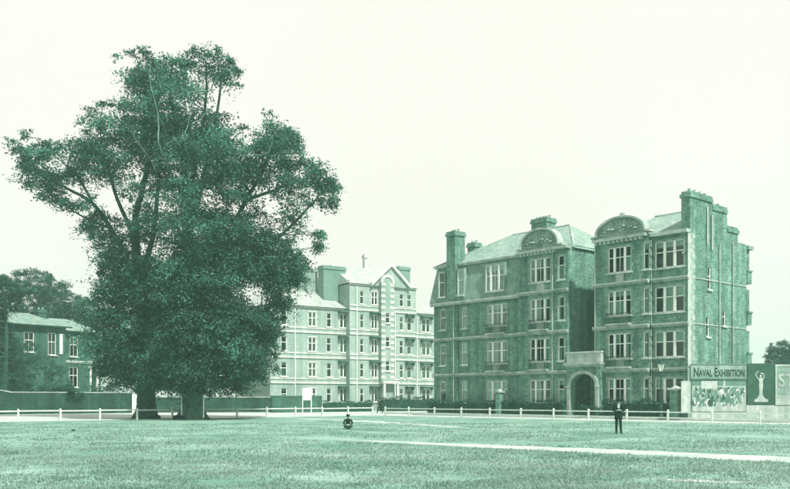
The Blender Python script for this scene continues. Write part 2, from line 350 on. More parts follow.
def elm(name, label, px, py, d, keepf, limbs, bare, ncl, seed, tr, bark):
    root = thing(name, label, 'tree', (*at(px, py, d).to_2d(), 0)); base = tuple(root.location)
    tk = MB(); trunk_flare(tk, tr, 2.6, (0, 0), 22, seed)
    tk.build('trunk', bark, root, True)
    lb = MB(); paths = []
    for pts, r0, r1 in limbs:
        paths.append(px_tube(lb, pts, d, base, r0, r1, 10, .05))
    cl = np.concatenate([clumps(OUT, int(ncl * 2.6), HOLES, 85, seed), clumps(LOW, int(ncl * .85), LOWHOLES, 80, seed + 1)]); cl = cl[keepf(cl[:, 0], cl[:, 1])]
    crown, C, rad = foliage('crown', cl, d, LEAF, root, base, 700, (.7, 1.9), (.055, .15), seed=seed + 5, sprays=10)
    allp = [p for q in paths for p in q]; kd = np.array([tuple(p) for p in allp])
    for i in range(0, len(C), 2):                                              # a twig from the nearest limb to every other spray
        c = C[i]; dv = np.linalg.norm(kd - c, axis=1) + np.where(kd[:, 2] > c[2] + .3, 3, 0); j = int(dv.argmin())
        if dv[j] > 9 or dv[j] < .3: continue
        a = Vector(kd[j]); e = Vector(c); m = a.lerp(e, .5) + Vector((random.uniform(-.4, .4), random.uniform(-.4, .4), random.uniform(-.1, .5)))
        lb.tube([a, m, e], [.02 + .012 * dv[j], .03, .012], 5, False)
    lb.build('limbs', BARK, root, True)
    for pts, r0, r1 in bare:
        pts = [(pts[0][0] + 2, pts[0][1] + 24, -1.5)] + pts if r0 > r1 else pts + [(pts[-1][0] + 3, pts[-1][1] + 22, -1.5)]
        bb = MB(); px_tube(bb, pts, d, base, r0 * .5, r1 * .3, 7, .03); bb.build('bare_branch', PALEBARK, root, True)
    return root
split = lambda x, y: 168 + 14 * np.sin(y * .045) + np.where(y < 110, 4, 0)
elm('elm_tree', 'tall elm with a darker trunk and a long bough reaching out over the house', 146, 418.6, 74., lambda x, y: x < split(x, y),
    [([(146,404),(146,380),(147,350),(144,315),(139,280),(136,245)], .78, .38), ([(141,300),(128,262),(110,228),(92,203),(66,188),(36,170)], .34, .06),
     ([(136,248),(136,215),(146,175),(154,135),(147,98),(138,62)], .36, .05), ([(140,285),(152,240),(158,190),(160,140),(158,80)], .3, .05),
     ([(146,345),(125,330),(108,318),(98,308)], .2, .05), ([(137,240),(118,200),(106,160),(98,122)], .22, .04), ([(110,228),(95,222),(75,212),(58,200)], .14, .03),
     ([(92,203),(80,180),(62,162),(40,145)], .14, .03), ([(146,365),(128,352,1),(112,345,1)], .16, .04)],
    [([(150,150,-6.5),(160,165,-6.8),(170,178,-7),(178,196,-7)], .05, .08)], 430, 21, .74, BARK)
elm('elm_tree', 'broad elm with a paler trunk flanked by thin white posts', 192.5, 421, 71.4, lambda x, y: x >= split(x, y),
    [([(192.5,404),(192,380),(193,345),(191,300),(189,255),(187,205)], .8, .4), ([(187,210),(183,165),(176,120),(170,88),(172,66)], .34, .05),
     ([(188,232),(203,180),(211,150),(218,110),(222,66)], .32, .05), ([(190,285),(222,245),(246,200),(262,172),(275,140)], .32, .05),
     ([(191,305),(236,275),(282,235),(322,192)], .32, .05), ([(192,340),(230,330),(262,318)], .24, .05), ([(246,200),(275,190),(300,180),(325,178)], .16, .03),
     ([(222,245),(255,255),(290,262)], .16, .03), ([(187,205),(198,150),(206,100),(206,60)], .25, .04)],
    [([(182,172,-7.6),(180,152,-7.5),(177,132,-7.2),(169,104,-6.6),(168,90,-6)], .13, .045), ([(178,136,-7.2),(183,124,-7),(180,112,-6.8),(176,100,-6.4)], .08, .03),
     ([(203,166,-7.4),(206,150,-7.3),(207,136,-7),(209,124,-6.6)], .10, .04), ([(209,152,-7.3),(217,144,-7.1),(224,133,-6.8),(232,128,-6.4)], .09, .03),
     ([(250,181,-7),(262,175,-6.8),(276,172,-6.2),(281,158,-5.6)], .10, .035), ([(248,180,-6.9),(255,170,-6.6),(259,160,-6.3)], .07, .03)], 430, 33, .80, PALERBARK)

def simple_tree(name, label, poly, d, stem, ncl, m=None, seed=1, per=260, r=(.5, 1.3), leaf=(.07, .14), maxhalf=40, tr=.3, group=None):
    root = thing(name, label, 'tree', (*at(stem[0][0], HY, d).to_2d(), 0), group=group); base = tuple(root.location); b = MB()
    paths = px_tube(b, stem, d, base, tr, tr * .25, 9, .05)
    cl = clumps(poly, ncl, (), maxhalf, seed); cr, C, rad = foliage('crown', cl, d, m or FARLEAF, root, base, per, r, leaf, seed)
    kd = np.array([tuple(p) for p in paths])
    for i in range(0, len(C), 3):
        c = C[i]; dv = np.linalg.norm(kd - c, axis=1) + np.where(kd[:, 2] > c[2], 4, 0); j = int(dv.argmin()); b.tube([kd[j], (kd[j] + c) / 2 + np.array([.1, 0, .3]), c], [.07, .05, .015], 5, False)
    b.build('trunk', BARK, root, True); return root
simple_tree('garden_tree', 'round leafy tree rising behind the hipped roof of the brick house', [(12,300),(18,284),(24,272),(36,266),(50,270),(62,278),(70,290),(82,292),(92,300),(96,320),(88,335),(60,338),(30,335),(16,322)], 128., [(48,411),(48,370),(47,330),(46,295)], 330, seed=41, maxhalf=32, per=420)
simple_tree('garden_tree', 'dark overhanging tree with bare stem beside the gable of the brick house', [(-40,270),(-20,262),(2,274),(16,276),(27,281),(30,292),(20,299),(10,305),(4,318),(8,345),(12,390),(-12,400),(-46,380),(-52,310)], 101., [(4,413),(5,370),(6,330),(4,295),(-2,280)], 300, seed=43, per=420, maxhalf=26, tr=.42)
simple_tree('distant_tree', 'pale hazy tree showing above the statue poster', [(768,366),(769,352),(774,343),(779,338),(788,342),(797,346),(806,352),(810,366)], 150., [(788,408),(788,380),(787,350)], 150, per=420, seed=45, maxhalf=18, r=(.5, 1.0))

def shrub(name, label, poly, d, ncl, seed, group=None, m=None, r=(.3, .75), leaf=(.05, .10), per=200, maxhalf=14):
    cx = sum(p[0] for p in poly) / len(poly); root = thing(name, label, 'shrub', (*at(cx, HY, d).to_2d(), 0), group=group); base = tuple(root.location)
    foliage('foliage', clumps(poly, ncl, (), maxhalf, seed), d, m or SHRUB, root, base, per, r, leaf, seed)
    b = MB()
    for i in range(5):
        a = i * 1.3; b.tube([(.1 * math.cos(a), .1 * math.sin(a), -.05), (.3 * math.cos(a), .2 * math.sin(a), 1.0), (.7 * math.cos(a), .4 * math.sin(a), 2.0)], [.05, .035, .015], 5)
    b.build('stem', BARK, root); return root
shrub('shrub', 'large climbing shrub covering the lower wall of the brick house', [(-4,338),(12,332),(26,338),(38,345),(48,356),(58,360),(66,370),(70,384),(72,400),(-6,402)], 105.5, 330, 51)
shrub('shrub', 'broad dark ivy mound hanging over the middle of the long garden wall', [(22,392),(34,384),(50,386),(66,383),(80,388),(84,396),(70,400),(58,404),(44,400),(30,402),(20,398)], 97.3, 110, 54, m=HEDGE, maxhalf=5, r=(.25, .5))
shrub('shrub', 'low bush spilling over the garden wall below the house door', [(82,386),(90,379),(100,382),(108,378),(120,382),(128,388),(130,400),(84,400)], 105.5, 60, 52)
shrub('shrub', 'tall dark shrubbery behind the wall in the gap between both elms', [(128,360),(150,352),(175,350),(200,354),(220,352),(240,362),(262,372),(270,385),(268,402),(126,402)], 112., 190, 53, m=HEDGE)

# ------------------------------------------------------------------ walls with openings and windows
def wall(b, p0, p1, z0, z1, ops=(), dep=.3):
    """wall face from p0 to p1 (outside on the right-hand side), openings (s0,s1,z0,z1) cut with reveals; dep = thickness"""
    p0 = Vector((*p0, 0)); p1 = Vector((*p1, 0)); Ln = (p1 - p0).length; t = (p1 - p0) / Ln; nin = Vector((-t.y, t.x, 0))
    S = sorted({0., Ln, *[x for o in ops for x in o[:2]]}); Z = sorted({z0, z1, *[x for o in ops for x in o[2:4]]})
    P = lambda s, z, y=0.: tuple(p0 + t * s + nin * y + Vector((0, 0, z)))
    for i in range(len(S) - 1):
        for j in range(len(Z) - 1):
            cs, cz = (S[i] + S[i+1]) / 2, (Z[j] + Z[j+1]) / 2
            if any(o[0] < cs < o[1] and o[2] < cz < o[3] for o in ops): continue
            b.quad(P(S[i], Z[j]), P(S[i+1], Z[j]), P(S[i+1], Z[j+1]), P(S[i], Z[j+1]))
    for a, c, e, f in [o[:4] for o in ops]:
        for q in (((a, e), (a, f)), ((a, f), (c, f)), ((c, f), (c, e)), ((c, e), (a, e))):
            (s1, q1), (s2, q2) = q; b.quad(P(s1, q1), P(s2, q2), P(s2, q2, dep), P(s1, q1, dep))
_wc = {}
def window_meshes(wd, h, lights, tr, mul, arched, stone, sill):
    key = (round(wd, 2), round(h, 2), tuple(lights), tr, mul, arched, stone.name, sill)
    if key in _wc: return _wc[key]
    x0, x1 = -wd / 2, wd / 2; fr = .07
    f = MB()
    for a, c in ((x0, x0 + fr), (x1 - fr, x1)): f.box(a, c, .06, .17, 0, h)
    f.box(x0 + fr, x1 - fr, .06, .17, 0, fr); f.box(x0 + fr, x1 - fr, .06, .17, h - fr, h)
    tot = sum(lights); free = wd - 2 * fr - mul * (len(lights) - 1); x = x0 + fr; pan = []
    for i, l in enumerate(lights):
        lw = free * l / tot; zt = fr + (h - 2 * fr) * tr
        f.box(x, x + lw, .08, .15, zt - .035, zt + .035)
        if lw > .75: f.box(x + lw/2 - .02, x + lw/2 + .02, .095, .135, fr, zt - .035); f.box(x + lw/2 - .02, x + lw/2 + .02, .095, .135, zt + .035, h - fr)
        pan += [(x + .001, x + lw - .001, fr + .001, zt - .036), (x + .001, x + lw - .001, zt + .036, h - fr - .001)]
        x += lw
        if i < len(lights) - 1: f.box(x, x + mul, .03, .19, fr, h - fr); x += mul
    fm = f.mesh('window', WHITE)
    pm = [MB().box(a, c, .112, .116, e, g).mesh('pane', GLASS) for a, c, e, g in pan]
    s = MB().box(x0 - .14, x1 + .14, -.13, .2, -.13, 0) if sill else MB().box(x0 - .03, x1 + .03, -.05, .2, -.07, 0)
    sm = s.mesh('sill', stone)
    q = MB()
    nb = max(3, int(h / .3))
    for k in range(nb):                                                        # toothed jamb stones
        z0, z1 = h * k / nb, h * (k + 1) / nb - .012; ex = .2 if k % 2 else .09
        q.box(x0 - ex, x0 - .002, -.025, .1, z0, z1); q.box(x1 + .002, x1 + ex, -.025, .1, z0, z1)
    if arched:
        k = 9; pts = [(x1 + .14, h), *[(math.cos(math.pi * i / k) * (wd/2 + .14), h + .08 + math.sin(math.pi * i / k) * wd * .2) for i in range(k + 1)], (x0 - .14, h)]
        q.prism(pts, -.03, .05)
    else: q.box(x0 - .16, x1 + .16, -.03, .1, h + .004, h + .16)
    qm = q.mesh('surround', JAMB if stone is STONE else stone)
    bm = []
    for a, c, e, g in pan:
        cw = (c - a) * .3
        bm.append([MB().box(a, c, .2, .215, e, g).mesh('blind', BLIND), MB().box(a, c, .2, .215, g - (g - e) * .55, g).mesh('blind', BLIND),
                   MB().box(a, a + cw, .2, .215, e, g).box(c - cw * .8, c, .2, .215, e, g).mesh('curtain', BLIND), MB().box(a, a + cw * 1.5, .2, .215, e, g).mesh('curtain', BLIND)])
    _wc[key] = (fm, pm, sm, qm, bm); return _wc[key]
def put_window(parent, p0, p1, s0, s1, z0, z1, lights=(1,), tr=.6, mul=.17, arched=False, stone=None, sill=True, surround=True, blind=.35, off=0.):
    p0 = Vector((*p0, 0)); p1 = Vector((*p1, 0)); t = (p1 - p0).normalized(); c = p0 + t * (s0 + s1) / 2 + Vector((0, 0, z0))
    fm, pm, sm, qm, bm = window_meshes(s1 - s0, z1 - z0, lights, tr, mul, arched, stone or STONE, sill)
    wo = link('window', fm, parent, c, math.atan2(t.y, t.x))
    style = random.random(); v = 0 if style < .3 else 1 if style < .55 else 2 if style < .85 else 3
    for i, p in enumerate(pm):
        link('pane', p, wo)
        if random.random() < (blind + .25 if i % 2 else (blind * .6 if v < 2 else blind + .2)):
            bmesh_ = bm[i][v if (i % 2 or v > 1) else 0]; link(bmesh_.name.split('.')[0], bmesh_, wo)
    link('sill', sm, wo)
    if surround: link('surround', qm, wo)
    return wo
def roof_faces(b, pts, faces):
    n = len(b.v); b.v += pts; b.f += [tuple(n + i for i in f) for f in faces]
def stack(parent, x0, x1, y0, y1, z0, z1, m, pots=3, along='x', name='chimney', pm=None):
    o = MB().box(x0, x1, y0, y1, z0, z1 - .45).box(x0 - .1, x1 + .1, y0 - .1, y1 + .1, z1 - .45, z1 - .2).box(x0 - .04, x1 + .04, y0 - .04, y1 + .04, z1 - .2, z1).build(name, m, parent)
    for i in range(pots):
        t = (i + .5) / pots; cx, cy = (x0 + (x1 - x0) * t, (y0 + y1) / 2) if along == 'x' else ((x0 + x1) / 2, y0 + (y1 - y0) * t)
        MB().lathe([(.15, -.02), (.13, .06), (.12, .2), (.15, .23), (.13, .28)], (cx, cy, z1), 8).build('chimney_pot', pm or LEDGE, o)
    return o

# ------------------------------------------------------------------ the two red-brick mansion blocks facing the green
B1, B2, B3, EV = 3.95, 7.5, 11.1, 14.7
FLOORS = [(1.25, 3.3), (4.95, 7.0), (8.5, 10.55), (12.05, 14.15)]
sA, sB, sB1, sC, sC1, sD1 = fs(463), 11.5, 17.0, 19.8, 24.95, FL
left = thing('mansion_block', 'four-storey brick mansion block with slate mansard and corner chimney, left of the arched gateway', 'building', L0, UROT, 'mansion blocks')
right = thing('mansion_block', 'four-storey brick mansion block with tall stepped end wall beside the hoarding', 'building', L0, UROT, 'mansion blocks')
gate = thing('gateway', 'arched stone gateway joining both brick mansion blocks', 'gateway', L0, UROT)
BY = -.45                                             # the gabled bays stand this far forward
def band(parent, x0, x1, y, z, h=.16, pr=.3, m=None, name='string_course'):
    MB().box(x0, x1, y - pr, y + .05, z, z + h).box(x0, x1, y - pr * .55, y + .05, z - .14, z - .002).build(name, m or LEDGE, parent)
# left block: E (corner) and A
def block_front(parent, x0, x1, y, ztop, wins):
    """wins: list of (xa, xb, floor, kwargs)"""
    b = MB(); ops = [(xa - x0, xb - x0, *(kw.get('zz') or FLOORS[f])) for xa, xb, f, kw in wins]
    wall(b, (x0, y), (x1, y), 0, ztop, ops); b.build('front_wall', BRICK, parent)
    for (xa, xb, f, kw), o in zip(wins, ops):
        k = {a: c for a, c in kw.items() if a != 'zz'}; put_window(parent, (x0, y), (x1, y), *o, **k)
T3 = dict(lights=(.55, 1, .55), mul=.2, blind=.55)
wins = []
for f in range(3):
    wins += [(fs(440), fs(446), f, dict()), (fs(461.5), fs(467), f, dict(arched=f == 2)), (fs(487), fs(507), f, T3)]
block_front(left, 0, sB, 0, B3, wins)
# mansard storey with flush dormers
md = MB(); y0, y1 = -.3, .2
roof_faces(md, [(-.3, y0, B3 + .3), (sB, y0, B3 + .3), (sB, y1, EV + .1), (.3, y1, EV + .1), (-.3, 9.5, B3 + .3), (.3, 9.5, EV + .1), (-.3, y0, B3), (sB, y0, B3), (-.3, 9.5, B3)],
           [(0, 1, 2, 3), (4, 0, 3, 5), (6, 7, 1, 0), (8, 6, 0, 4)])
md.build('mansard', MANSARD, left)
band(left, -.1, sB - .004, y0, B3 - .1, .16, .22, STONE, 'gutter'); band(left, .1, sB - .004, .1, EV + .1, .12, .2, STONE, 'gutter')
for xa, xb, lt in ((fs(488), fs(506), (.55, 1, .55)), (fs(460), fs(465.5), (1,)), (fs(441), fs(447), (1,))):
    h0, h1 = 11.75, 14.2
    d = MB().box(xa - .12, xa, -.36, 1.0, h0 - .3, h1 + .15).box(xb, xb + .12, -.36, 1.0, h0 - .3, h1 + .15).box(xa, xb, -.36, 1.0, h1, h1 + .15).box(xa, xb, -.36, 1.0, h0 - .3, h0)
    d.build('dormer', MANSARD, left); put_window(left, (0, -.36), (sB, -.36), xa, xb, h0, h1, lt, blind=.6, surround=False, mul=.2, sill=True)
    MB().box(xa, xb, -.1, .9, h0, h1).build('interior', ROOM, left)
# bay B with gable
wins = []
for f in range(4):
    wins += [(fs(530, -BY), fs(550, -BY), f, dict(T3, blind=.35)), (fs(558, -BY), fs(564, -BY), f, dict())]
block_front(left, sB, sB1, BY, EV, wins)
def gable(parent, x0, x1, y, z0, rise):
    cx, hw = (x0 + x1) / 2, (x1 - x0) / 2; k = 16
    arc = lambda r, zz: [(cx + hw * r * math.cos(math.pi * i / k), z0 + .25 + zz + (rise - .25) * r * math.sin(math.pi * i / k) ** .85) for i in range(k + 1)]
    MB().prism([(x0 + .2, z0), (x1 - .2, z0), *arc(.93, -.02)], y, y + .6).build('arched_gable', JAMB, parent)
    o, i_ = arc(1.0, .04), arc(.94, -.03); m = MB()
    for a in range(k): m.prism([i_[a + 1], i_[a], o[a], o[a + 1]][::-1], y - .22, y + .65)
    for xe_, sg in ((x0, -1), (x1, 1)): m.box(min(xe_, xe_ + sg * .4), max(xe_, xe_ + sg * .4), y - .2, y + .6, z0 + .18, z0 + .36)
    m.build('coping', LEDGE, parent)
    s = MB()
    for q in range(13):                                                        # shell of raised ribs filling the arch
        a = math.pi * (q + .5) / 13; w_ = .085; c_, n_ = math.cos(a), math.sin(a); r0, r1 = .34, .86
        s.prism([(cx + hw * r * math.cos(a + dv), z0 + .28 + (rise - .25) * r * math.sin(a + dv)) for r, dv in ((r0, -w_), (r1, -w_), (r1, w_), (r0, w_))], y - .05, y + .01)
    for q in range(9): a = -.75 + q * .1875; r = .16 + .07 * ((q * 7) % 3); s.lathe([(.02, -.05), (r, .0), (r * .6, .12), (.02, .2)], (cx + a * hw * .8, y - .02, z0 + .45 + .5 * (1 - a * a) * (.6 + .3 * (q % 2))), 7)
    s.prism([(cx + .5 * math.cos(6.2832 * i / 14), z0 + .85 + .38 * math.sin(6.2832 * i / 14)) for i in range(14)], y - .1, y + .02)
    s.build('carved_ornament', JAMB, parent)
    mo = MB(); n = int((x1 - x0) / .42)
    for q in range(n): xx = x0 + .1 + q * (x1 - x0 - .2) / n; mo.box(xx, xx + .2, y - .32, y - .002, z0 - .38, z0 - .17)
    tag(mo.build('modillion_row', STONE, parent), kind='stuff'); MB().box(x0 - .12, x1 + .12, y - .42, y + .3, z0 - .168, z0 + .06).build('cornice', LEDGE, parent)
gable(left, sB + .25, sB1 - .9, BY, EV + .18, 1.95); MB().box(sB1 - .77, sB1 + .15, BY - .42, BY + .3, EV + .012, EV + .22).box(sB - .1, sB + .12, BY - .42, BY + .3, EV + .012, EV + .22).build('cornice', LEDGE, left)
gable(right, sC + .15, sC1 - .15, BY, EV + .18, 1.75); MB().lathe([(.3, 0), (.34, .15), (.2, .25), (.22, .35), (.02, .45)], ((sC + sC1) / 2, BY + .25, EV + 1.85), 8).build('finial', LEDGE, right)
# returns, backs and inner faces of the left block
b = MB(); wall(b, (sB1, BY), (sB1, 10), 0, EV + .4); wall(b, (sB1, 10), (0, 10), 0, EV); wall(b, (0, 10), (0, 0), 0, B3); b.quad((sB, 0, 0), (sB, BY, 0), (sB, BY, EV), (sB, 0, EV)); b.build('side_wall', BRICK, left)
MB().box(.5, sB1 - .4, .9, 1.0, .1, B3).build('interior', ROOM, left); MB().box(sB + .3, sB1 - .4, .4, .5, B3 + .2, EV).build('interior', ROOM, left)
rf = MB(); zr = 18.0
roof_faces(rf, [(.0, -.1, EV + .12), (sB1 + .2, .2, EV + .12), (sB1 + .2, 10.2, EV + .12), (.0, 10.2, EV + .12), (6., 5.2, zr), (13., 5.2, zr)], [(0, 1, 5, 4), (1, 2, 5), (2, 3, 4, 5), (3, 0, 4)])
rf.build('roof', SLATE, left); MB().tube([(6, 5.2, zr), (13, 5.2, zr)], .12, 8).build('ridge_tile', LEDGE, left)
MB().tube([(.0, -.1, EV + .14), (6, 5.2, zr)], .09, 6).build('ridge_tile', LEDGE, left); MB().tube([(sB1 + .2, .2, EV + .14), (13, 5.2, zr)], .09, 6).build('ridge_tile', LEDGE, left)
stack(left, fs(449.5) , fs(459) - .1, -.42, .95, B3 + .3, 18.1, BRICK, 3); stack(left, 2.0, 3.0, 2.8, 3.8, 14.8, 17.4, BRICK, 2); stack(left, 8.0, 9.9, 5.6, 7.0, 16, 19.3, BRICK, 5)
MB().box(fs(449.5), fs(459) - .1, -.16, -.003, 0, B3 - .25).build('chimney_breast', BRICK, left)
for z in (B1, B2): band(left, -.05, sB - .002, 0, z); band(left, sB - .1, sB1 + .1, BY, z)
band(left, sB - .1, sB1 + .1, BY, B3)
for x, y, zt in ((fs(455), -.2, B3 - .3), (sB - .12, -.06, EV), (fs(553, .45), BY - .06, EV)):
    MB().tube([(x, y - .03, .1), (x, y - .03, zt)], .04, 8).build('downpipe', STONE, left)
def apron(parent, px0, px1, y, f, m=None):
    MB().box(px0, px1, y - .05, y + .02, FLOORS[f][0] - 1.0, FLOORS[f][0] - .14).build('apron_panel', m or LEDGE, parent)
for f in (1, 2): apron(left, fs(493), fs(500), 0, f); apron(left, fs(537, .45), fs(544, .45), BY, f)
apron(left, fs(537, .45), fs(544, .45), BY, 3)
def balcony(parent, x0, x1, y, z, d=.55, h=.85):
    o = MB().box(x0, x1, y - d, y, z - .14, z).build('balcony', LEDGE, parent); r = MB()
    for q in range(int((x1 - x0) / .13) + 1): xx = x0 + q * .13; r.box(xx, xx + .02, y - d + .01, y - d + .03, z, z + h)
    for yy in np.arange(y - d + .13, y - .05, .13): r.box(x0, x0 + .02, yy, yy + .02, z, z + h); r.box(x1 - .02, x1, yy, yy + .02, z, z + h)
    r.box(x0 - .02, x1 + .02, y - d - .01, y - d + .04, z + h, z + h + .04); r.box(x0 - .02, x0 + .03, y - d + .04, y, z + h, z + h + .04); r.box(x1 - .03, x1 + .02, y - d + .04, y, z + h, z + h + .04)
    r.build('railing', IRON, o)
balcony(left, fs(531, .45), fs(549, .45), BY, B1 + .32, .45, .8); balcony(left, fs(531, .45), fs(549, .45), BY, B2 + .32, .45, .8)
for z in (B1, B2): balcony(left, fs(487.5), fs(506.5), 0, z + .32, .42, .78)
# right block
wins = []
for f in range(4):
    wins.append((fs(608, -BY), fs(631, -BY), f, dict(T3, blind=.3)))
    if f: wins.append((fs(643.5, -BY), fs(649, -BY), f, dict(blind=.9)))
wins.append((fs(643.5, -BY), fs(649, -BY), 0, dict()))
block_front(right, sC, sC1, BY, EV, wins)
wins = [(fs(655), fs(684), f, dict(lights=(1, 1, 1), mul=.22, blind=[.15, .35, .6, .75][f])) for f in range(4)]
block_front(right, sC1, sD1, 0, EV, wins)
GD = 9.4
gw = [(3.75, 4.25, 14.3, 15.5), (3.0, 3.5, 10.4, 12.2), (2.75, 3.25, 6.6, 8.2), (2.9, 3.4, 3.4, 4.6), (5.4, 5.9, 7.6, 8.9)]
b = MB(); wall(b, (sD1, 0), (sD1, GD), 0, EV, [g for g in gw if g[3] < EV]); wall(b, (sD1, GD), (sC, GD), 0, EV); wall(b, (sC, GD), (sC, BY), 0, EV + .3); b.quad((sC1, BY, 0), (sC1, 0, 0), (sC1, 0, EV), (sC1, BY, EV)); b.build('side_wall', BRICK, right)
for g_ in gw[1:]: put_window(right, (sD1, 0), (sD1, GD), *g_, surround=False, blind=.1)
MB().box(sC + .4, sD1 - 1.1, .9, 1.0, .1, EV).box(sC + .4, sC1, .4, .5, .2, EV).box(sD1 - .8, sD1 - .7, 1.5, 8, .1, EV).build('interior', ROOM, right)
# stepped end wall rising as chimneys
gw_m = MB(); t = .75
for y0_, y1_, z1_ in ((.3, 3.7, 17.9), (3.702, 6.1, 17.35), (6.102, 7.9, 15.9)):
    gw_m.box(sD1 - t, sD1 + .006, y0_, y1_, EV - .05, z1_ - .5).box(sD1 - t - .1, sD1 + .1, y0_ - (.1 if y0_ < 1 else 0), y1_ + (.1 if y1_ > 7 else 0), z1_ - .5, z1_ - .22).box(sD1 - t, sD1 + .03, y0_, y1_, z1_ - .22, z1_)
ew = gw_m.build('chimney_wall', BRICK, right)
for yy, zz in ((.8, 17.9), (1.6, 17.9), (2.4, 17.9), (3.2, 17.9), (4.3, 17.35), (5.3, 17.35)): MB().lathe([(.13, -.02), (.12, .1), (.1, .2), (.13, .26)], (sD1 - t / 2, yy, zz), 8).build('chimney_pot', LEDGE, ew)
for yy, z0_, z1_, m in ((2.75, 13.9, 17.0, STONE), (3.5, 13.6, 16.4, STONE), (4.7, .1, 14.2, LEDGE), (6.9, .1, 14.6, LEDGE)):
    MB().tube([(sD1 + .12, yy, z0_), (sD1 + .12, yy, z1_)], .075 if m is STONE else .055, 8).build('downpipe', m, right)
MB().box(sD1 - .003, sD1 + .05, -.05, .75, 0, EV - .1).build('corner_pilaster', STONE, right)
q = MB()
for k in range(36): z = .2 + k * .4; q.box(sD1 + .052, sD1 + .07, .3 if k % 2 else .5, .78 + (.16 if k % 2 else 0), z, z + .38)
tag(q.build('quoins', LEDGE, right), kind='stuff')
for z in (B1, B2, B3): MB().box(sD1 + .002, sD1 + .05, .8, GD - .1, z, z + .1).build('string_course', LEDGE, right)
# rear bays seen past the end wall
for z in (4.4, 7.9, 11.4):
    MB().box(sD1 - 2.2, sD1 + .1, GD + .01, GD + .75, z, z + 1.0).box(sD1 - 2.3, sD1 + .16, GD + .01, GD + .85, z + 1.0, z + 1.15).box(sD1 - 2.0, sD1 - .05, GD + .01, GD + .6, z + 1.15, z + 3.0).build('rear_bay', BRICK, right)
MB().box(sD1 - 2.4, sD1 + .2, GD + .01, GD + .9, 14.3, 14.6).build('rear_bay_roof', SLATE, right)
rf = MB(); zr = 17.3
roof_faces(rf, [(sC - .15, .1, EV + .15), (sD1 - t, .1, EV + .15), (sD1 - t, GD + .2, EV + .15), (sC - .15, GD + .2, EV + .15), (22.4, 4.7, zr), (sD1 - t, 4.7, zr)], [(0, 1, 5, 4), (2, 3, 4, 5), (3, 0, 4), (1, 2, 5)])
rf.build('roof', SLATE, right); MB().tube([(22.4, 4.7, zr), (sD1 - t, 4.7, zr)], .11, 8).build('ridge_tile', LEDGE, right)
for z in (B1, B2, B3): band(right, sC - .05, sC1 + .1, BY, z); band(right, sC1 + .1, sD1 + .12, 0, z)
MB().box(sC1 + .14, sD1 + .1, -.4, .2, EV - .1, EV + .16).build('gutter', STONE, right)
for x, y in ((sC + .12, BY - .06), (sC1 + .1, -.06)): MB().tube([(x, y - .03, .1), (x, y - .03, EV - .2)], .04, 8).build('downpipe', STONE, right)
for f in (1, 3): apron(right, fs(616, .45), fs(624, .45), BY, f)
for z in (B1, B2): balcony(right, fs(608.5, .45), fs(631.5, .45), BY, z + .32, .48, .8)
# recess behind the gateway and its arch
b = MB(); wall(b, (sB1 + .004, 6.5), (sC - .004, 6.5), 0, 13.6, [(.9, 1.7, 5.2, 7.0), (.9, 1.7, 8.7, 10.5)]); b.build('court_wall', BRICK, gate)
for z in (5.2, 8.7): put_window(gate, (sB1, 6.5), (sC, 6.5), .9, 1.7, z, z + 1.8)
MB().box(sB1 + .3, sC - .3, 7.2, 7.3, 0, 13).build('interior', ROOM, gate)
gx0, gx1 = fs(566.5, 1.0), fs(600.5, 1.0); gy = -1.0
cx = (gx0 + gx1) / 2; hw = (gx1 - gx0) / 2 - .48; sp, ri, top = 2.75, 1.0, 4.5; k = 14
gm = MB(); arc = [(cx + hw * math.cos(math.pi * i / k), sp + ri * math.sin(math.pi * i / k)) for i in range(k + 1)]
gm.box(gx0, cx - hw, gy, gy + .6, 0, sp); gm.box(cx + hw, gx1, gy, gy + .6, 0, sp)
pts = [(gx1, sp), (gx1, top), (gx0, top), (gx0, sp)]
for i in range(k):
    a, c = arc[i], arc[i + 1]; gm.prism([(c[0], c[1]), (a[0], a[1]), (a[0], top), (c[0], top)], gy, gy + .6)
gm.box(gx0, cx - hw, gy, gy + .6, sp, top); gm.box(cx + hw, gx1, gy, gy + .6, sp, top); gm.build('arch_wall', BRICK, gate)
vo = MB(); ao = [(cx + (hw + .3) * math.cos(math.pi * i / k), sp + (ri + .28) * math.sin(math.pi * i / k)) for i in range(k + 1)]
for i in range(k): vo.prism([arc[i + 1], arc[i], ao[i], ao[i + 1]], gy - .1, gy - .002)
vo.build('arch_moulding', LEDGE, gate)
for x in (cx - hw - .36, cx + hw + .06):
    pf = MB().box(x, x + .3, gy - .14, gy - .002, 0, sp - .15).box(x - .05, x + .35, gy - .18, gy - .002, sp - .148, sp); pf.build('pilaster', LEDGE, gate)
MB().box(gx0 - .12, gx1 + .12, gy - .3, gy + .7, top, top + .22).box(gx0 - .05, gx1 + .05, gy - .15, gy + .65, top - .16, top - .002).build('cornice', LEDGE, gate)
pr = MB().box(gx0, gx1, gy + .05, gy + .5, top + .222, top + 1.0).box(gx0 - .06, gx1 + .06, gy - .02, gy + .56, top + 1.0, top + 1.14); pr.build('parapet', STONE, gate)
MB().box(gx0 + .25, gx1 - .25, gy + .02, gy + .049, top + .36, top + .88).build('parapet_panel', LEDGE, gate)
MB().box(gx0 + .3, gx1 - .3, 2.0, 2.2, 0, 4.4).build('porch_wall', BRICK, gate)
dm = MB(); dcx = cx + .35
for i in range(10):
    a0, a1 = math.pi * i / 10, math.pi * (i + 1) / 10; P_ = lambda a, r: (dcx + r * math.cos(a), 2.2 + r * 1.0 * math.sin(a))
    dm.prism([P_(a1, .5), P_(a0, .5), P_(a0, .66), P_(a1, .66)], 1.86, 1.998)
dm.box(dcx - .66, dcx - .5, 1.86, 1.998, 0, 2.2).box(dcx + .5, dcx + .66, 1.86, 1.998, 0, 2.2); dm.build('door_surround', STONE, gate)
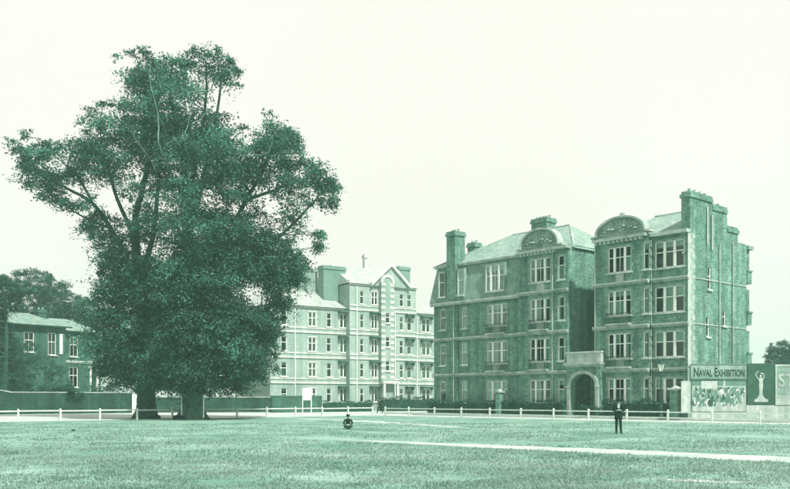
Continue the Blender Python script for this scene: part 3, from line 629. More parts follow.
MB().box(dcx - .5, dcx + .5, 1.95, 1.99, 0, 2.6).build('door', IRON, gate)

# hedges, piers and lamp in front of the blocks
def hedge(s0, s1, off0, off1, h, label, seed, dens=330, m=None, frame=(L0, U, WV), leaf=(.05, .1)):
    L_, U_, W_ = frame; root = thing('hedge', label, 'hedge', L_ + U_ * s0 - W_ * off0, math.atan2(U_.y, U_.x), 'front garden hedges'); g = np.random.default_rng(seed)
    Ln, dp = s1 - s0, off0 - off1; n = int(Ln * dens); P = g.random((n, 3)) * np.array([Ln, dp, 1]); f = g.integers(0, 5, n)
    P[:, 1] = np.where(f < 3, g.random(n) * .18, P[:, 1]); z = P[:, 2] * h; top = f >= 3; bump = h * (1 + .09 * np.sin(P[:, 0] * 1.9 + seed) + .06 * np.sin(P[:, 0] * 5.1))
    P[:, 2] = np.where(top, bump - g.random(n) ** 2 * .25, z * bump / h)
    Nr = g.normal(size=(n, 3)) * .6 + np.where(top[:, None], np.array([0, 0, 1.]), np.array([0, -1., .2]))
    link('foliage', quads_mesh('foliage', leaf_quads(P, Nr, leaf[0] + g.random(n) * (leaf[1] - leaf[0])), m or HEDGE), root)
    MB().box(.1, Ln - .1, .16, dp - .1, .02, h * .86).build('hedge_core', HEDGE, root); return root
hedge(.4, fs(496, 1.4), 1.5, .6, 1.35, 'clipped hedge below the corner chimney of the brick block', 61)
hedge(fs(503, 1.4), fs(564, 1.6), 1.7, .8, 1.4, 'clipped hedge between the stone pier and the arched gateway', 62)
hedge(fs(603, 1.4), fs(669, 1.6), 1.7, .8, 1.45, 'clipped hedge under the windows beside the street lamp', 63)
hedge(fs(578, 2.1), fs(597, 2.1), 2.2, 1.5, 1.0, 'low hedge growing across part of the gateway arch', 64)
def pier(px, off, wd, h, label, m, cap):
    s = fs(px, off); r = thing('gate_pier', label, 'pier', fp(s, off), UROT, 'garden gate piers'); 
    MB().box(-wd/2, wd/2, -wd/2, wd/2, 0, h).box(-wd/2 - .05, wd/2 + .05, -wd/2 - .05, wd/2 + .05, 0, .3).build('shaft', m, r)
    MB().box(-wd/2 - .12, wd/2 + .12, -wd/2 - .12, wd/2 + .12, h, h + .12).lathe([(wd * .6, h + .118), (wd * .35, h + .25), (.03, h + .34)], (0, 0, 0), 4).build('cap', cap, r)
pier(499.5, 1.6, .5, 2.2, 'dark brick garden pier standing below the mansard section', BRICK, LEDGE)
pier(676, 2.0, .68, 2.3, 'stout brick gate pier with pale cap between lamp and hoarding', BRICK, STONE)
lp = fp(fs(661, 3.2), 3.2); lamp = thing('street_lamp', 'cast-iron street lamp with glazed lantern before the brick block', 'street lamp', (lp.x, lp.y, .12))
MB().lathe([(.2, 0), (.2, .25), (.13, .35), (.1, .9), (.12, .95), (.06, 1.05), (.045, 3.2), (.08, 3.25), (.04, 3.35), (.04, 3.6)], k=10).build('post', IRON, lamp)
MB().tube([(-.4, 0, 3.2), (.4, 0, 3.2)], .022, 6).build('ladder_bar', IRON, lamp)
ln_ = MB().lathe([(.14, 3.6), (.36, 4.12)], k=4).build('lantern', WHITE, lamp)
lf = MB()
for i in range(4): a = 6.2832 * i / 4; lf.tube([(.13 * math.cos(a), .13 * math.sin(a), 3.58), (.37 * math.cos(a), .37 * math.sin(a), 4.13)], .014, 5)
lf.lathe([(.38, 4.13), (.36, 4.18), (.12, 4.36), (.12, 4.42), (.05, 4.46), (.01, 4.56)], k=8); lf.build('lantern_frame', IRON, ln_)

# ------------------------------------------------------------------ white post and rail fences round the green
def fence(label, p0, dirv, n, sp, rails, h, ph=0.):
    r = thing('rail_fence', label, 'fence', p0, math.atan2(dirv.y, dirv.x), 'white fences round the green')
    pm = MB().box(-.06, .06, -.06, .06, -.05, h).prism([(-.06, h), (.06, h), (0, h + .05)], -.06, .06).mesh('post', FENCEWHITE)
    rm = MB().box(.061, sp - .061, -.025, .025, -.042, .042).mesh('rail', FENCEWHITE)
    for i in range(n + 1):
        o = link('post', pm, r, (ph + i * sp, random.uniform(-.03, .03), 0), random.uniform(-.06, .06)); o.rotation_euler.x = random.uniform(-.025, .025); o.rotation_euler.y = random.uniform(-.03, .03)
        if i < n:
            for z in rails: q = link('rail', rm, r, (ph + i * sp, 0, z + random.uniform(-.015, .015))); q.rotation_euler.y = random.uniform(-.004, .004)
fence('white two-rail fence along the road before the brick mansion blocks', O + U * 1.6, U, 14, 3.3, (.72, .34), .84)
fence('white single-rail fence running past the elms and the garden wall', O - U * .2, -WV, 15, 3.0, (.76,), .88)

# ------------------------------------------------------------------ left house, walls
LW0 = at(-6, HY, 92.); LW0.z = 0
def wall_piece(name, label, p0, p1, h, m, capm, group=None, pier_end=False, dip=0):
    d = (p1 - p0); Ln = d.length; r = thing(name, label, 'wall', p0, math.atan2(d.y, d.x), group)
    n = 14; top = lambda t: h + dip * max(0, 1 - t * 7) ** 2
    b = MB(); pts = [(Ln, 0), *[(Ln * (1 - i / n), top(1 - i / n)) for i in range(n + 1)], (0, 0)]
    b.prism(pts[::-1], 0, .34).build('brickwork', m, r)
    c = MB()
    for i in range(n): t0_, t1_ = i / n, (i + 1) / n; c.prism([(Ln * t0_, top(t0_)), (Ln * t1_, top(t1_)), (Ln * t1_, top(t1_) + .1), (Ln * t0_, top(t0_) + .1)], -.06, .4)
    c.build('coping', capm, r); return r
Gd = lambda px, d: Vector(((px - HX) / F * d, d, 0))
w1 = wall_piece('garden_wall', 'long brick garden wall before the old house, sweeping up at one end', Gd(-12, 91), Gd(132, 102), 2.25, WALLBRICK, LEDGE, dip=.9)
e = Gd(132, 102) - Gd(-12, 91); en = MB(); k = 10; Ln = e.length       # pale rendered end sweeping down
pts = [(Ln + .002, 0), (Ln + .9, 0), *[(Ln + .002 + .9 * math.cos(math.pi/2 * i / k), .5 + 1.85 * math.sin(math.pi/2 * i / k)) for i in range(k + 1)]]
en.prism(pts, -.08, .42).build('rendered_end', WHITE, w1)
wall_piece('garden_wall', 'plain brick boundary wall behind the elm trunks', Gd(139, 104), Gd(276, 107), 1.75, WALLBRICK, LEDGE)
H0 = Gd(-8, 106.); HU = (Gd(104, 117.5) - H0).normalized(); HR = math.atan2(HU.y, HU.x); HL = (Gd(104, 117.5) - H0).length
HW = Vector((-HU.y, HU.x, 0))
def hs(px):
    k_ = (px - HX) / F; return (k_ * H0.y - H0.x) / (HU.x - k_ * HU.y)
house = thing('brick_house', 'two-storey old brick house with low hipped slate roof behind the garden wall', 'house', H0, HR)
HE = 10.6; hb = hs(66)
ops = []
def hz(px, py): return EYE + (HY - py) / F * (H0 + HU * hs(px)).y
wl = [(hs(48), hs(56), hz(52, 355), hz(52, 333)), (hs(24), hs(34), hz(30, 352), hz(30, 332))]
b = MB(); wall(b, (0, 0), (hb, 0), 0, HE, wl)
wr = [(hs(73.5), hs(81.5), hz(77, 356), hz(77, 336)), (hs(73), hs(81.5), hz(77, 387), hz(77, 367)), (hs(94), hs(101), hz(98, 400), hz(98, 368)), (hs(93.5), hs(100), hz(97, 356), hz(97, 336))]
ry = 1.6; fx = lambda x: x + .45
wr = [(fx(a) - hb, fx(c) - hb, e_, f_) for a, c, e_, f_ in wr]
wall(b, (hb, ry), (HL + .5, ry), 0, HE - .35, wr); wall(b, (hb, 0), (hb, ry), 0, HE, []); wall(b, (HL + .5, ry), (HL + .5, 9), 0, HE - .35); wall(b, (HL + .5, 9), (0, 9), 0, HE - .35)
b.build('wall', OLDBRICK, house)
for o in wl: put_window(house, (0, 0), (hb, 0), *o, blind=.4, surround=False)
for o in wr[:2] + wr[3:]: put_window(house, (hb, ry), (HL + .5, ry), *o, blind=.3, surround=False)
o = wr[2]; dr = MB().box(hb + o[0] + .1, hb + o[1] - .1, ry + .12, ry + .18, 0, o[3] - .1).build('door', IRON, house)
MB().box(hb + o[0] - .12, hb + o[0] + .1, ry - .15, ry + .2, 0, o[3]).box(hb + o[1] - .1, hb + o[1] + .12, ry - .15, ry + .2, 0, o[3]).box(hb + o[0] - .25, hb + o[1] + .25, ry - .3, ry + .2, o[3] + .002, o[3] + .22).build('door_case', WHITE, house)
MB().box(.3, hb - .3, .6, .7, 0, HE - .2).box(hb + .3, HL, ry + .6, ry + .7, 0, HE - .5).build('interior', ROOM, house)
MB().box(hs(59.5), hs(62.5), -.06, .1, hz(60, 354), hz(60, 334)).build('shutter', WHITE, house)
band(house, hb + .05, HL + .55, ry, hz(82, 362), .2, .18, STONE)
rf = MB(); roof_faces(rf, [(-.5, -.5, HE), (hb + .5, -.5, HE), (hb + .5, 9, HE), (-.5, 9, HE), (2.5, 3.6, HE + 1.75), (hb - 3, 3.6, HE + 1.75)], [(0, 1, 5, 4), (1, 2, 5), (2, 3, 4, 5), (3, 0, 4), (0, 3, 2, 1)])
rf.build('roof', OLDSLATE, house); MB().box(-.55, hb + .55, -.6, -.45, HE - .12, HE + .05).build('gutter', IRON, house)
rf = MB(); roof_faces(rf, [(hb - 2, ry - .5, HE - .35), (HL + 1, ry - .5, HE - .35), (HL + 1, 9.4, HE - .35), (hb - 2, 9.4, HE - .35), (hb + .5, 5, HE + 1.5), (HL - 2.4, 5, HE + 1.5)], [(0, 1, 5, 4), (1, 2, 5), (2, 3, 4, 5), (3, 0, 4), (0, 3, 2, 1)])
rf.build('roof', OLDSLATE, house); MB().box(hb + .6, HL + 1.05, ry - .6, ry - .45, HE - .47, HE - .3).build('gutter', IRON, house)
stack(house, hb - .6, hb + .5, 5.6, 6.5, HE + .5, HE + 2.6, OLDBRICK, 2)

# ------------------------------------------------------------------ pale mansion block across the side street
G0 = Gd(266, 108.5); GU = Vector((.823, .568, 0)).normalized(); GR = math.atan2(GU.y, GU.x); GW = Vector((-GU.y, GU.x, 0))
def gs(px, off=0.):
    k_ = (px - HX) / F; p = G0 - GW * off; return (k_ * p.y - p.x) / (GU.x - k_ * GU.y)
def gz(px, py): return EYE + (HY - py) / F * (G0 + GU * gs(px)).y
far = thing('mansion_block', 'pale sunlit mansion block with striped stair bay and pointed gable across the side street', 'building', G0, GR, 'mansion blocks')
GB = [3.6, 6.75, 9.9, 13.0, 16.2]; GF = [(1.2, 2.9), (4.35, 6.1), (7.5, 9.25), (10.65, 12.4), (13.75, 15.4)]
def far_front(x0, x1, y, nf, cols):
    ops = []; b = MB(); 
    for f in range(nf):
        for (a, c, *rest) in cols: ops.append((a - x0, c - x0, *GF[f]))
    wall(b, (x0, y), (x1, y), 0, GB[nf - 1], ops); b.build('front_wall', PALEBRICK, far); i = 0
    for f in range(nf):
        for (a, c, *rest) in cols:
            put_window(far, (x0, y), (x1, y), *ops[i], lights=(1, 1) if c - a > .9 else (1,), mul=.14, stone=FARSTONE, blind=1.3, surround=c - a > .9); i += 1
            if rest and f < nf - (nf == 5): 
                z = GF[f][1] + .25; m = MB().prism([(a - .35, z), (c + .35, z), (c + .35, z + .1), (a - .35, z + .1)], y - .75, y - .004).box(a - .2, a - .1, y - .5, y - .004, z - .35, z - .002).box(c + .1, c + .2, y - .5, y - .004, z - .35, z - .002); m.build('window_hood', LEAD, far)
    for f in range(nf): 
        MB().box(x0, x1, y - .12, y + .02, GB[f] - .12, GB[f] + .1).build('string_course', FARSTONE, far)
        if f: MB().box(x0, x1, y - .07, y + .02, GF[f][0] - .32, GF[f][0] - .14).build('string_course', FARSTONE, far)
xa, xb, xc, xd, xe = gs(270) , gs(340), gs(376, 1.1), gs(412), gs(445)
yb = -.9
xb2 = gs(349.5, .9)
far_front(xa, xb2, 0, 4, [(gs(281), gs(287)), (gs(308.5), gs(316)), (gs(326.5), gs(331.5)), (gs(340), gs(347), 1)])
far_front(xb2, gs(381, .9), yb, 5, [(gs(360, .9), gs(364, .9)), (gs(371.5, .9), gs(377.5, .9), 1)])
far_front(gs(393, .9), xd, yb, 5, [(gs(399.5, .9), gs(403.5, .9)), (gs(407, .9), gs(411.5, .9), 1)])
far_front(xd, xe, 0, 4, [(gs(422), gs(430), 1), (gs(438), gs(443))])
b = MB(); wall(b, (xd, yb), (xd, 10), 0, GB[4]); wall(b, (xe, 0), (xe, 10), 0, GB[3]); wall(b, (xe, 10), (xa, 10), 0, GB[3]); wall(b, (xa, 10), (xa, 0), 0, GB[3]); wall(b, (xb2, 10), (xb2, yb), 0, GB[4]); wall(b, (xd, 10), (xb2, 10), GB[3] + .01, GB[4]); b.build('side_wall', PALEBRICK, far)
MB().box(xa + .3, xb2 - .1, .7, .8, .1, GB[3] - .2).box(xb2 + .3, xd - .3, .0, .1, .1, GB[4] - .2).box(xd + .3, xe - .3, .7, .8, .1, GB[3] - .2).build('interior', ROOM, far)
# striped stair bay with gable
ta, tb = gs(381, 1.5), gs(393.5, 1.5); ty = -1.6; zt = gz(387, 283)
st = MB(); ops = [((tb - ta) / 2 - .35, (tb - ta) / 2 + .35, z, z + 1.3) for z in (5.2, 8.3, 11.4)]
wall(st, (ta, ty), (tb, ty), 0, zt, ops); wall(st, (tb, ty), (tb, yb), 0, zt); wall(st, (ta, yb), (ta, ty), 0, zt); st.build('stair_bay', PALEBRICK, far)
for o in ops: put_window(far, (ta, ty), (tb, ty), *o, stone=FARSTONE, surround=False, blind=.8)
MB().box(ta + .1, tb - .1, ty + .4, ty + .5, .1, zt - .3).build('interior', ROOM, far)
k = 0; z = 4.2
while z < zt - .4:
    for xx0, xx1 in ((ta - .03, (ta + tb) / 2 - .37), ((ta + tb) / 2 + .37, tb + .03)): MB().box(xx0, xx1, ty - .05, ty + .1, z, z + .38).build('stone_band', FARSTONE, far)
    z += .75; k += 1
ga, gb = gs(371, 1.2), gs(407, .5); gm_ = (ga + gb) / 2; gz0, gz1 = GB[4], gz(388, 267)
MB().prism([(ga, gz0), (gb, gz0), (gm_, gz1)], yb - .3, yb + .2).build('pointed_gable', PALEBRICK, far)
bg_ = MB(); 
for sx, ex in ((ga, gm_), (gm_, gb)):
    za, zb = (gz0, gz1) if sx == ga else (gz1, gz0); bg_.prism([(sx, za - .1), (ex, zb - .1), (ex, zb + .35), (sx, za + .35)], yb - .6, yb + .3)
bg_.build('bargeboard', FARSTONE, far)
ar = MB(); k = 12; ac = (ta + tb) / 2
for i in range(k): a0, a1 = math.pi * i / k, math.pi * (i + 1) / k; rr = (tb - ta) / 2 + .1; P_ = lambda a, r: (ac + r * math.cos(a), zt - .3 + r * math.sin(a) * 1.1); ar.prism([P_(a1, rr - .35), P_(a0, rr - .35), P_(a0, rr), P_(a1, rr)], ty - .08, yb - .31)
ar.build('arch_moulding', FARSTONE, far)
st2 = MB(); st2.prism([(ac + ((tb - ta) / 2 - .25) * math.cos(math.pi * i / k), zt - .002 + ((tb - ta) / 2 - .25) * math.sin(math.pi * i / k)) for i in range(k + 1)], ty + .02, yb - .31); st2.build('stair_bay_head', PALEBRICK, far)
MB().box(ta - .3, tb + .3, ty - .9, ty - .06, 3.55, 3.85).box(ta - .2, ta + .1, ty - .85, ty - .6, 0, 3.548).box(tb - .1, tb + .2, ty - .85, ty - .6, 0, 3.548).build('porch', FARSTONE, far)
# roofs, parapets, chimneys
def hip(parent, x0, x1, y0, y1, z0, z1, i0, i1, m):
    r = MB(); ym = (y0 + y1) / 2; roof_faces(r, [(x0, y0, z0), (x1, y0, z0), (x1, y1, z0), (x0, y1, z0), (x0 + i0, ym, z1), (x1 - i1, ym, z1)], [(0, 1, 5, 4), (1, 2, 5), (2, 3, 4, 5), (3, 0, 4)]); r.build('roof', m, parent)
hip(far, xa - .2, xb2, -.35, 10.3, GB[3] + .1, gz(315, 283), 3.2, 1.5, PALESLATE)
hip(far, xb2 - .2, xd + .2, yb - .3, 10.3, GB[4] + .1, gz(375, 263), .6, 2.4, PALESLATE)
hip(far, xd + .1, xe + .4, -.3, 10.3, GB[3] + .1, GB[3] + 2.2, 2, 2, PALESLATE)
MB().box(xb2 - .1, gs(359, .9), yb - .2, yb + .25, GB[4] + .12, GB[4] + .5).build('parapet', FARSTONE, far)
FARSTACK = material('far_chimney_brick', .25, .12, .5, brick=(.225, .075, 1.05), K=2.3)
stack(far, gs(324, -1.5), gs(346, -1.5) , 1.6, 3.0, 12.8, gz(335, 264), FARSTACK, 0, pm=FARSTONE)
stack(far, gs(299, -4), gs(316, -4), 3.6, 5.6, 13, gz(310, 268) + .6, PALEBRICK, 3, pm=FARSTONE)
stack(far, gs(292, 0), gs(296.5, 0), .5, 1.6, 12.6, gz(293, 288), FARSTONE, 1, pm=FARSTONE)
stack(far, gs(399, -3), gs(410, -3), 3.0, 4.6, 15, gz(404, 265) + .3, FARSTACK, 4, pm=FARSTONE)
stack(far, gs(364.6, -5), gs(367.4, -5), 5.0, 5.5, 18, gz(366, 252) + .6, FARSTONE, 1, pm=FARSTONE)
for px_, y_, zt_ in ((295, -.12, 12.8), (357, yb - .12, 16), (417, -.12, 12.8), (395, yb - .12, 12.8)):
    MB().tube([(gs(px_, -y_), y_, .1), (gs(px_, -y_), y_, zt_)], .06, 6).build('downpipe', WHITE, far)
wall_piece('garden_wall', 'low grey garden wall below the pale mansion block, beside the signboard', fp(0, 0) * 0 + (G0 + GU * gs(272, 5) - GW * 5), G0 + GU * gs(322, 5) - GW * 5, 1.9, OLDBRICK, LEAD)
fr_ = (G0, GU, GW)
hedge(gs(325, 4), gs(374, 4), 4, 3.2, 1.25, 'low pale hedge before the pale mansion block', 71, 300, SHRUB, fr_)
hedge(gs(383, 4), gs(446, 4), 4, 3.0, 1.7, 'dark hedge in front of the far end of the pale mansion block', 72, 300, HEDGE, fr_)

# ------------------------------------------------------------------ notice board, posts and lumps by the elms
sgn = thing('notice_board', 'small blank white notice board on two posts beside the road', 'sign', Gd(307, 95))
for x in (-.45, .45): MB().box(x - .045, x + .045, -.045, .045, -.05, 2.7).build('post', FENCEWHITE, sgn)
MB().box(-.4, .4, -.06, -.02, 1.5, 2.68).build('board', WHITE, sgn); MB().box(-.47, .47, -.075, -.061, 2.66, 2.74).box(-.47, .47, -.075, -.061, 1.46, 1.53).build('frame', WHITE, sgn)
for px_, d_, lab in ((181.6, 70.2, 'thin white timber post at the dark lump side of the paler elm trunk'), (203.6, 70.0, 'thin white timber post between the paler elm trunk and the notice board')):
    p = thing('timber_post', lab, 'post', Gd(px_, d_)); MB().lathe([(.055, -.05), (.055, .9), (.05, 1.9), (.02, 1.98)], k=8).build('shaft', FENCEWHITE, p); MB().box(-.08, .08, -.08, .08, 0, .12).build('base', FENCEWHITE, p)
def lump(px, d, r, label, seed):
    g = random.Random(seed); bm = bmesh.new(); bmesh.ops.create_icosphere(bm, subdivisions=2, radius=1)
    for v in bm.verts: f = 1 + g.uniform(-.16, .16); v.co = Vector((v.co.x * r * 1.45 * f, v.co.y * r * f, max(-.02, v.co.z * r * .75 * f + r * .35)))
    me = bpy.data.meshes.new('root_stump'); bm.to_mesh(me); bm.free(); me.materials.append(SOIL); o = link('root_stump', me, None, Gd(px, d)); tag(o, label, 'stump')
lump(154.5, 72.7, .34, 'dark rounded stump at the foot of the darker elm trunk', 1); lump(178.5, 70.0, .34, 'dark stump beside the white post by the paler elm', 2); lump(206.3, 69.8, .2, 'small dark stump just past both white posts', 3); lump(73, 46.4, .07, 'tiny dark clod lying alone in the open grass', 4)

# ------------------------------------------------------------------ hoarding
HD = 67.0
hx = lambda px: (px - HX) / F * HD
hzz = lambda py: EYE + (HY - py) / F * HD
hd = thing('hoarding', 'roadside advertising hoarding with naval exhibition, statue and lettered posters', 'hoarding', (0, HD, 0))
xs = np.arange(hx(688), hx(815), .62)
bk_top = hzz(365)
pl = MB().box(0, .61, 0, .05, .05, bk_top).mesh('plank', TIMBER)
for i, x in enumerate(xs): link('plank', pl, hd, (x, .02 * (i % 2) + .02, random.uniform(-.03, .02)))
for x in np.arange(hx(690), hx(815), 2.4): MB().box(x, x + .14, .12, .26, -.05, bk_top - .1).build('post', TIMBER, hd)
MB().box(hx(681), hx(690), -.06, -.0, hzz(412), hzz(381)).build('blank_white_board', PALEPOSTER, hd)
hdr = MB().box(hx(690.5), hx(746), -.10, -.0, hzz(378), hzz(365)).build('header_board', TIMBER, hd)
hf = MB().box(hx(690.5) - .03, hx(746) + .03, -.13, -.0, hzz(365) + .002, hzz(365) + .09).box(hx(690.5) - .03, hx(746) + .03, -.13, -.0, hzz(378) - .1, hzz(378) - .002); hf.build('moulding', MIDPOSTER, hdr)
def text(body, size, loc, m, parent, width=None, caps=None, name='lettering', bold=.012):
    c = bpy.data.curves.new(name, 'FONT'); c.body = body; c.size = size; c.extrude = .006; c.offset = bold; c.align_x = 'LEFT'; c.resolution_u = 3
    if caps:
        c.small_caps_scale = .78
        for i, ch in enumerate(body): c.body_format[i].use_small_caps = ch.islower()
    o = bpy.data.objects.new(name, c); col.objects.link(o); o.parent = parent; o.location = loc; o.rotation_euler = (R(90), 0, 0); c.materials.append(m)
    bpy.context.view_layer.update()
    dep = bpy.context.evaluated_depsgraph_get(); me = bpy.data.meshes.new_from_object(o.evaluated_get(dep)); bpy.data.objects.remove(o)
    o = link(name, me, parent, loc); o.rotation_euler = (R(90), 0, 0)
    if width:
        bb = [v.co.x for v in me.vertices]; o.scale.x = width / (max(bb) - min(bb))
    return o
text('Naval Exhibition', .92, (hx(693), -.115, hzz(376.4)), INK, hdr, hx(743.5) - hx(693), True, bold=.012)
# crowd picture under the header
gp = random.Random(5)
ps = MB().box(hx(692), hx(745.5), -.05, -.0, hzz(411), hzz(386)).build('naval_poster', PALEPOSTER, hd)
MB().box(hx(692), hx(745.5), -.045, -.0, hzz(386) + .002, hzz(378) - .102).build('poster_sky', MIDPOSTER, hd)
MB().box(hx(701), hx(717), -.07, -.046, hzz(389), hzz(381)).build('title_label', PALEPOSTER, hd)
MB().prism([(hx(723), hzz(388)), (hx(725), hzz(388)), (hx(724.6), hzz(379.5)), (hx(723.4), hzz(379.5))], -.06, -.046).build('pale_figure', PALEPOSTER, hd)
lb_ = MB().prism([(hx(692), hzz(411.5)), (hx(745.5), hzz(411.5)), (hx(745.5), hzz(405)), (hx(738), hzz(403)), (hx(733), hzz(407)), (hx(725), hzz(406)), (hx(716), hzz(409)), (hx(706), hzz(407)), (hx(699), hzz(410)), (hx(692), hzz(409))], -.064, -.0625); lb_.build('pale_foreground', PALEPOSTER, ps)
for nm, mm, cnt in (('printed_crowd', MIDPOSTER, 95), ('printed_figures', DARKPOSTER, 38), ('printed_sails', WHITE, 30)):
    cb = MB()
    for q in range(cnt):
        x = gp.uniform(hx(693.5), hx(744)); z = gp.uniform(hzz(407), hzz(388.5)); h = gp.uniform(.16, .5) * (1.3 if nm == 'printed_crowd' else 1); w_ = h * gp.uniform(.14, .4); ln_x = gp.uniform(-.12, .12); yy = -.0515 - .0004 * q / 10 - (.005 if mm is DARKPOSTER else 0)
        z = max(z, hzz(410.5)); top_ = min(z + h, hzz(386.6))
        cb.prism([(x - w_, z), (x + w_ * .8, z), (x + w_ * .5 + ln_x, top_ - .08), (x + .1 * w_ + ln_x, top_), (x - w_ * .6 + ln_x, top_ - .06)], yy, -.0502)
    tag(cb.build(nm, mm, ps), kind='stuff')
# statue poster
dp = MB().box(hx(747), hx(774), -.06, -.0, hzz(404.5), hzz(363.5)).build('statue_poster', DARKPOSTER, hd)
fig = MB(); Y0, Y1 = -.075, -.061
P2 = lambda pts: [(hx(a), hzz(c)) for a, c in pts]
fig.prism(P2([(754,402),(767.5,402),(767.8,399.5),(765,398.6),(763,396.6),(762.5,395),(758.6,395),(758,396.8),(756,398.8),(753.8,399.6)]), Y0, Y1)
fig.prism(P2([(758.7,395.1),(762.4,395.1),(762.2,390),(762.8,385.5),(762.2,382.5),(762.9,379.6),(761.6,377.9),(759.3,377.9),(758.2,379.6),(759,382.5),(758.4,385.5),(759.1,390)]), Y0, Y1)
fig.prism(P2([(760.4 + 1.15*math.cos(6.283*i/12), 376.2 - 1.5*math.sin(6.283*i/12)) for i in range(12)]), Y0 - .001, Y1)
def strip(pts, wd):
    for (a, c), (e_, f_) in zip(pts[:-1], pts[1:]):
        L_ = math.hypot(e_ - a, f_ - c); nx, ny = -(f_ - c) / L_ * wd, (e_ - a) / L_ * wd
        fig.prism(P2([(a + nx, c + ny), (e_ + nx, f_ + ny), (e_ - nx, f_ - ny), (a - nx, c - ny)]), Y0 - .003, Y1)
strip([(758.8,379.4),(756.6,377.5),(755.4,374.8),(756.3,372.6),(758.2,371.6)], .55); strip([(762.2,379.2),(763.8,377.2),(763.6,374.6),(761.9,373.3),(760.2,373.4)], .55)
fig.build('statue_figure', PALEPOSTER, dp)
sp_ = MB().box(hx(775.5), hx(806), -.06, -.0, hzz(405), hzz(364.5)).build('lettered_poster', TIMBER, hd)
fm_ = MB().box(hx(775), hx(776.2), -.09, -.061, hzz(405), hzz(364.5)).box(hx(776.2), hx(806), -.09, -.061, hzz(366.5), hzz(364.5)).box(hx(776.2), hx(806), -.09, -.061, hzz(397), hzz(395.5)); fm_.build('poster_border', PALEPOSTER, sp_)
MB().box(hx(776.4), hx(806), -.075, -.062, hzz(405), hzz(397.2)).build('poster_footer', PALEPOSTER, sp_)
text('ST', 1.35, (hx(777.6), -.08, hzz(386.5)), PALEPOSTER, sp_, 1.25, bold=.03)
MB().box(hx(691), hx(815), -.03, -.0, .1, hzz(412)).box(hx(746), hx(815), -.02, -.0, hzz(412) + .002, hzz(405) - .002).build('lower_boarding', PALEPOSTER, hd)

# ------------------------------------------------------------------ people
def person(name, label, loc, rz, J, E, rad, regions, extra=None, scale=1.0):
    """J: joints, E: edges, rad: radii; one skin surface. regions(co) -> material slot: 0 skin, 1 coat, 2 trousers, 3 shirt"""
    root = thing(name, label, 'person', loc, rz)
    names = list(J); me = bpy.data.meshes.new('body'); me.from_pydata([J[k_] for k_ in names], [(names.index(a), names.index(c)) for a, c in E], []); 
    o = bpy.data.objects.new('body', me); col.objects.link(o); sk = o.modifiers.new('skin', 'SKIN'); sk.branch_smoothing = .6
    for i, k_ in enumerate(names):
        r_ = rad[k_]; me.skin_vertices[0].data[i].radius = r_ if isinstance(r_, tuple) else (r_, r_); me.skin_vertices[0].data[i].use_root = (k_ == 'pelvis')
    sb = o.modifiers.new('sub', 'SUBSURF'); sb.levels = sb.render_levels = 2
    bpy.context.view_layer.update(); dep = bpy.context.evaluated_depsgraph_get()
    m2 = bpy.data.meshes.new_from_object(o.evaluated_get(dep)); bpy.data.objects.remove(o)
    for m in (SKIN, COAT, TROUSER, SHIRT, HAIR): m2.materials.append(m)
    for p_ in m2.polygons: p_.material_index = regions(p_.center); p_.use_smooth = True
    b_ = link('body', m2, root); 
    if extra: extra(root, J)
    root.scale = (scale,) * 3; return root
def chain(J, E, rad, prefix, pts, rs, start):
    prev = start
    for i, (p_, r_) in enumerate(zip(pts, rs)): k_ = f'{prefix}{i}'; J[k_] = tuple(p_); rad[k_] = r_; E.append((prev, k_)); prev = k_
    return prev
def hand(J, E, rad, wrist, fwd, side, up, pre, curl=.5):
    """palm and five unequal fingers from a wrist joint"""
    w_ = Vector(J[wrist]); f_ = Vector(fwd).normalized(); s_ = Vector(side).normalized(); u_ = Vector(up).normalized()
    J[pre+'palm'] = tuple(w_ + f_ * .07); rad[pre+'palm'] = (.026, .022); E.append((wrist, pre+'palm'))
    for i, (l_, sd) in enumerate(((.075, -.03), (.085, -.01), (.08, .012), (.062, .032))):
        a_ = Vector(J[pre+'palm']) + f_ * .03 + s_ * sd; chain(J, E, rad, f'{pre}f{i}', [a_, a_ + f_ * l_ * .5 - u_ * l_ * curl * .3, a_ + f_ * l_ * (.9 - .4 * curl) - u_ * l_ * curl * .9], [.0105, .0095, .008], pre+'palm')
    a_ = w_ + f_ * .03 - s_ * .035; chain(J, E, rad, pre+'t', [a_, a_ + f_ * .035 - s_ * .02 - u_ * .01, a_ + f_ * .06 - s_ * .012 - u_ * .025], [.0125, .011, .009], wrist)
def head_parts(root, J, cap=True, hat=.0, facing=(0, -1)):
    hd_ = Vector(J['head']); 
    for sx in (-1, 1):
        bm = bmesh.new(); bmesh.ops.create_icosphere(bm, subdivisions=1, radius=.011, matrix=Matrix.Translation(hd_ + Vector((sx * .032, -.088, .0)))); me = bpy.data.meshes.new('eye'); bm.to_mesh(me); bm.free(); me.materials.append(HAIR); link('eye', me, root)
        MB().lathe([(.008, -.03), (.018, -.01), (.02, .015), (.008, .03)], (hd_.x + sx * .083, hd_.y + .005, hd_.z - .015), 6).build('ear', SKIN, root)
    MB().box(hd_.x - .028, hd_.x + .028, hd_.y - .096, hd_.y - .08, hd_.z - .066, hd_.z - .058).build('mouth', HAIR, root)
    MB().lathe([(.09, -.02), (.1, .03), (.092, .08), (.06, .115), (.01, .125)], (hd_.x, hd_.y + .014, hd_.z), 14).build('hair', HAIR, root, True)
    if cap:
        b_ = MB().lathe([(.1, .045), (.118, .07), (.122, .1), (.1, .13), (.05, .142), (.01, .145)], (hd_.x, hd_.y + .005, hd_.z), 16); n_ = len(b_.v)
        b_.slab([(hd_.x + .095 * math.cos(a_), hd_.y - .075 - .075 * math.sin(a_)) for a_ in np.linspace(math.pi, 0, 8)][::-1], hd_.z + .045, hd_.z + .057); b_.build('cap', COAT, root, True)
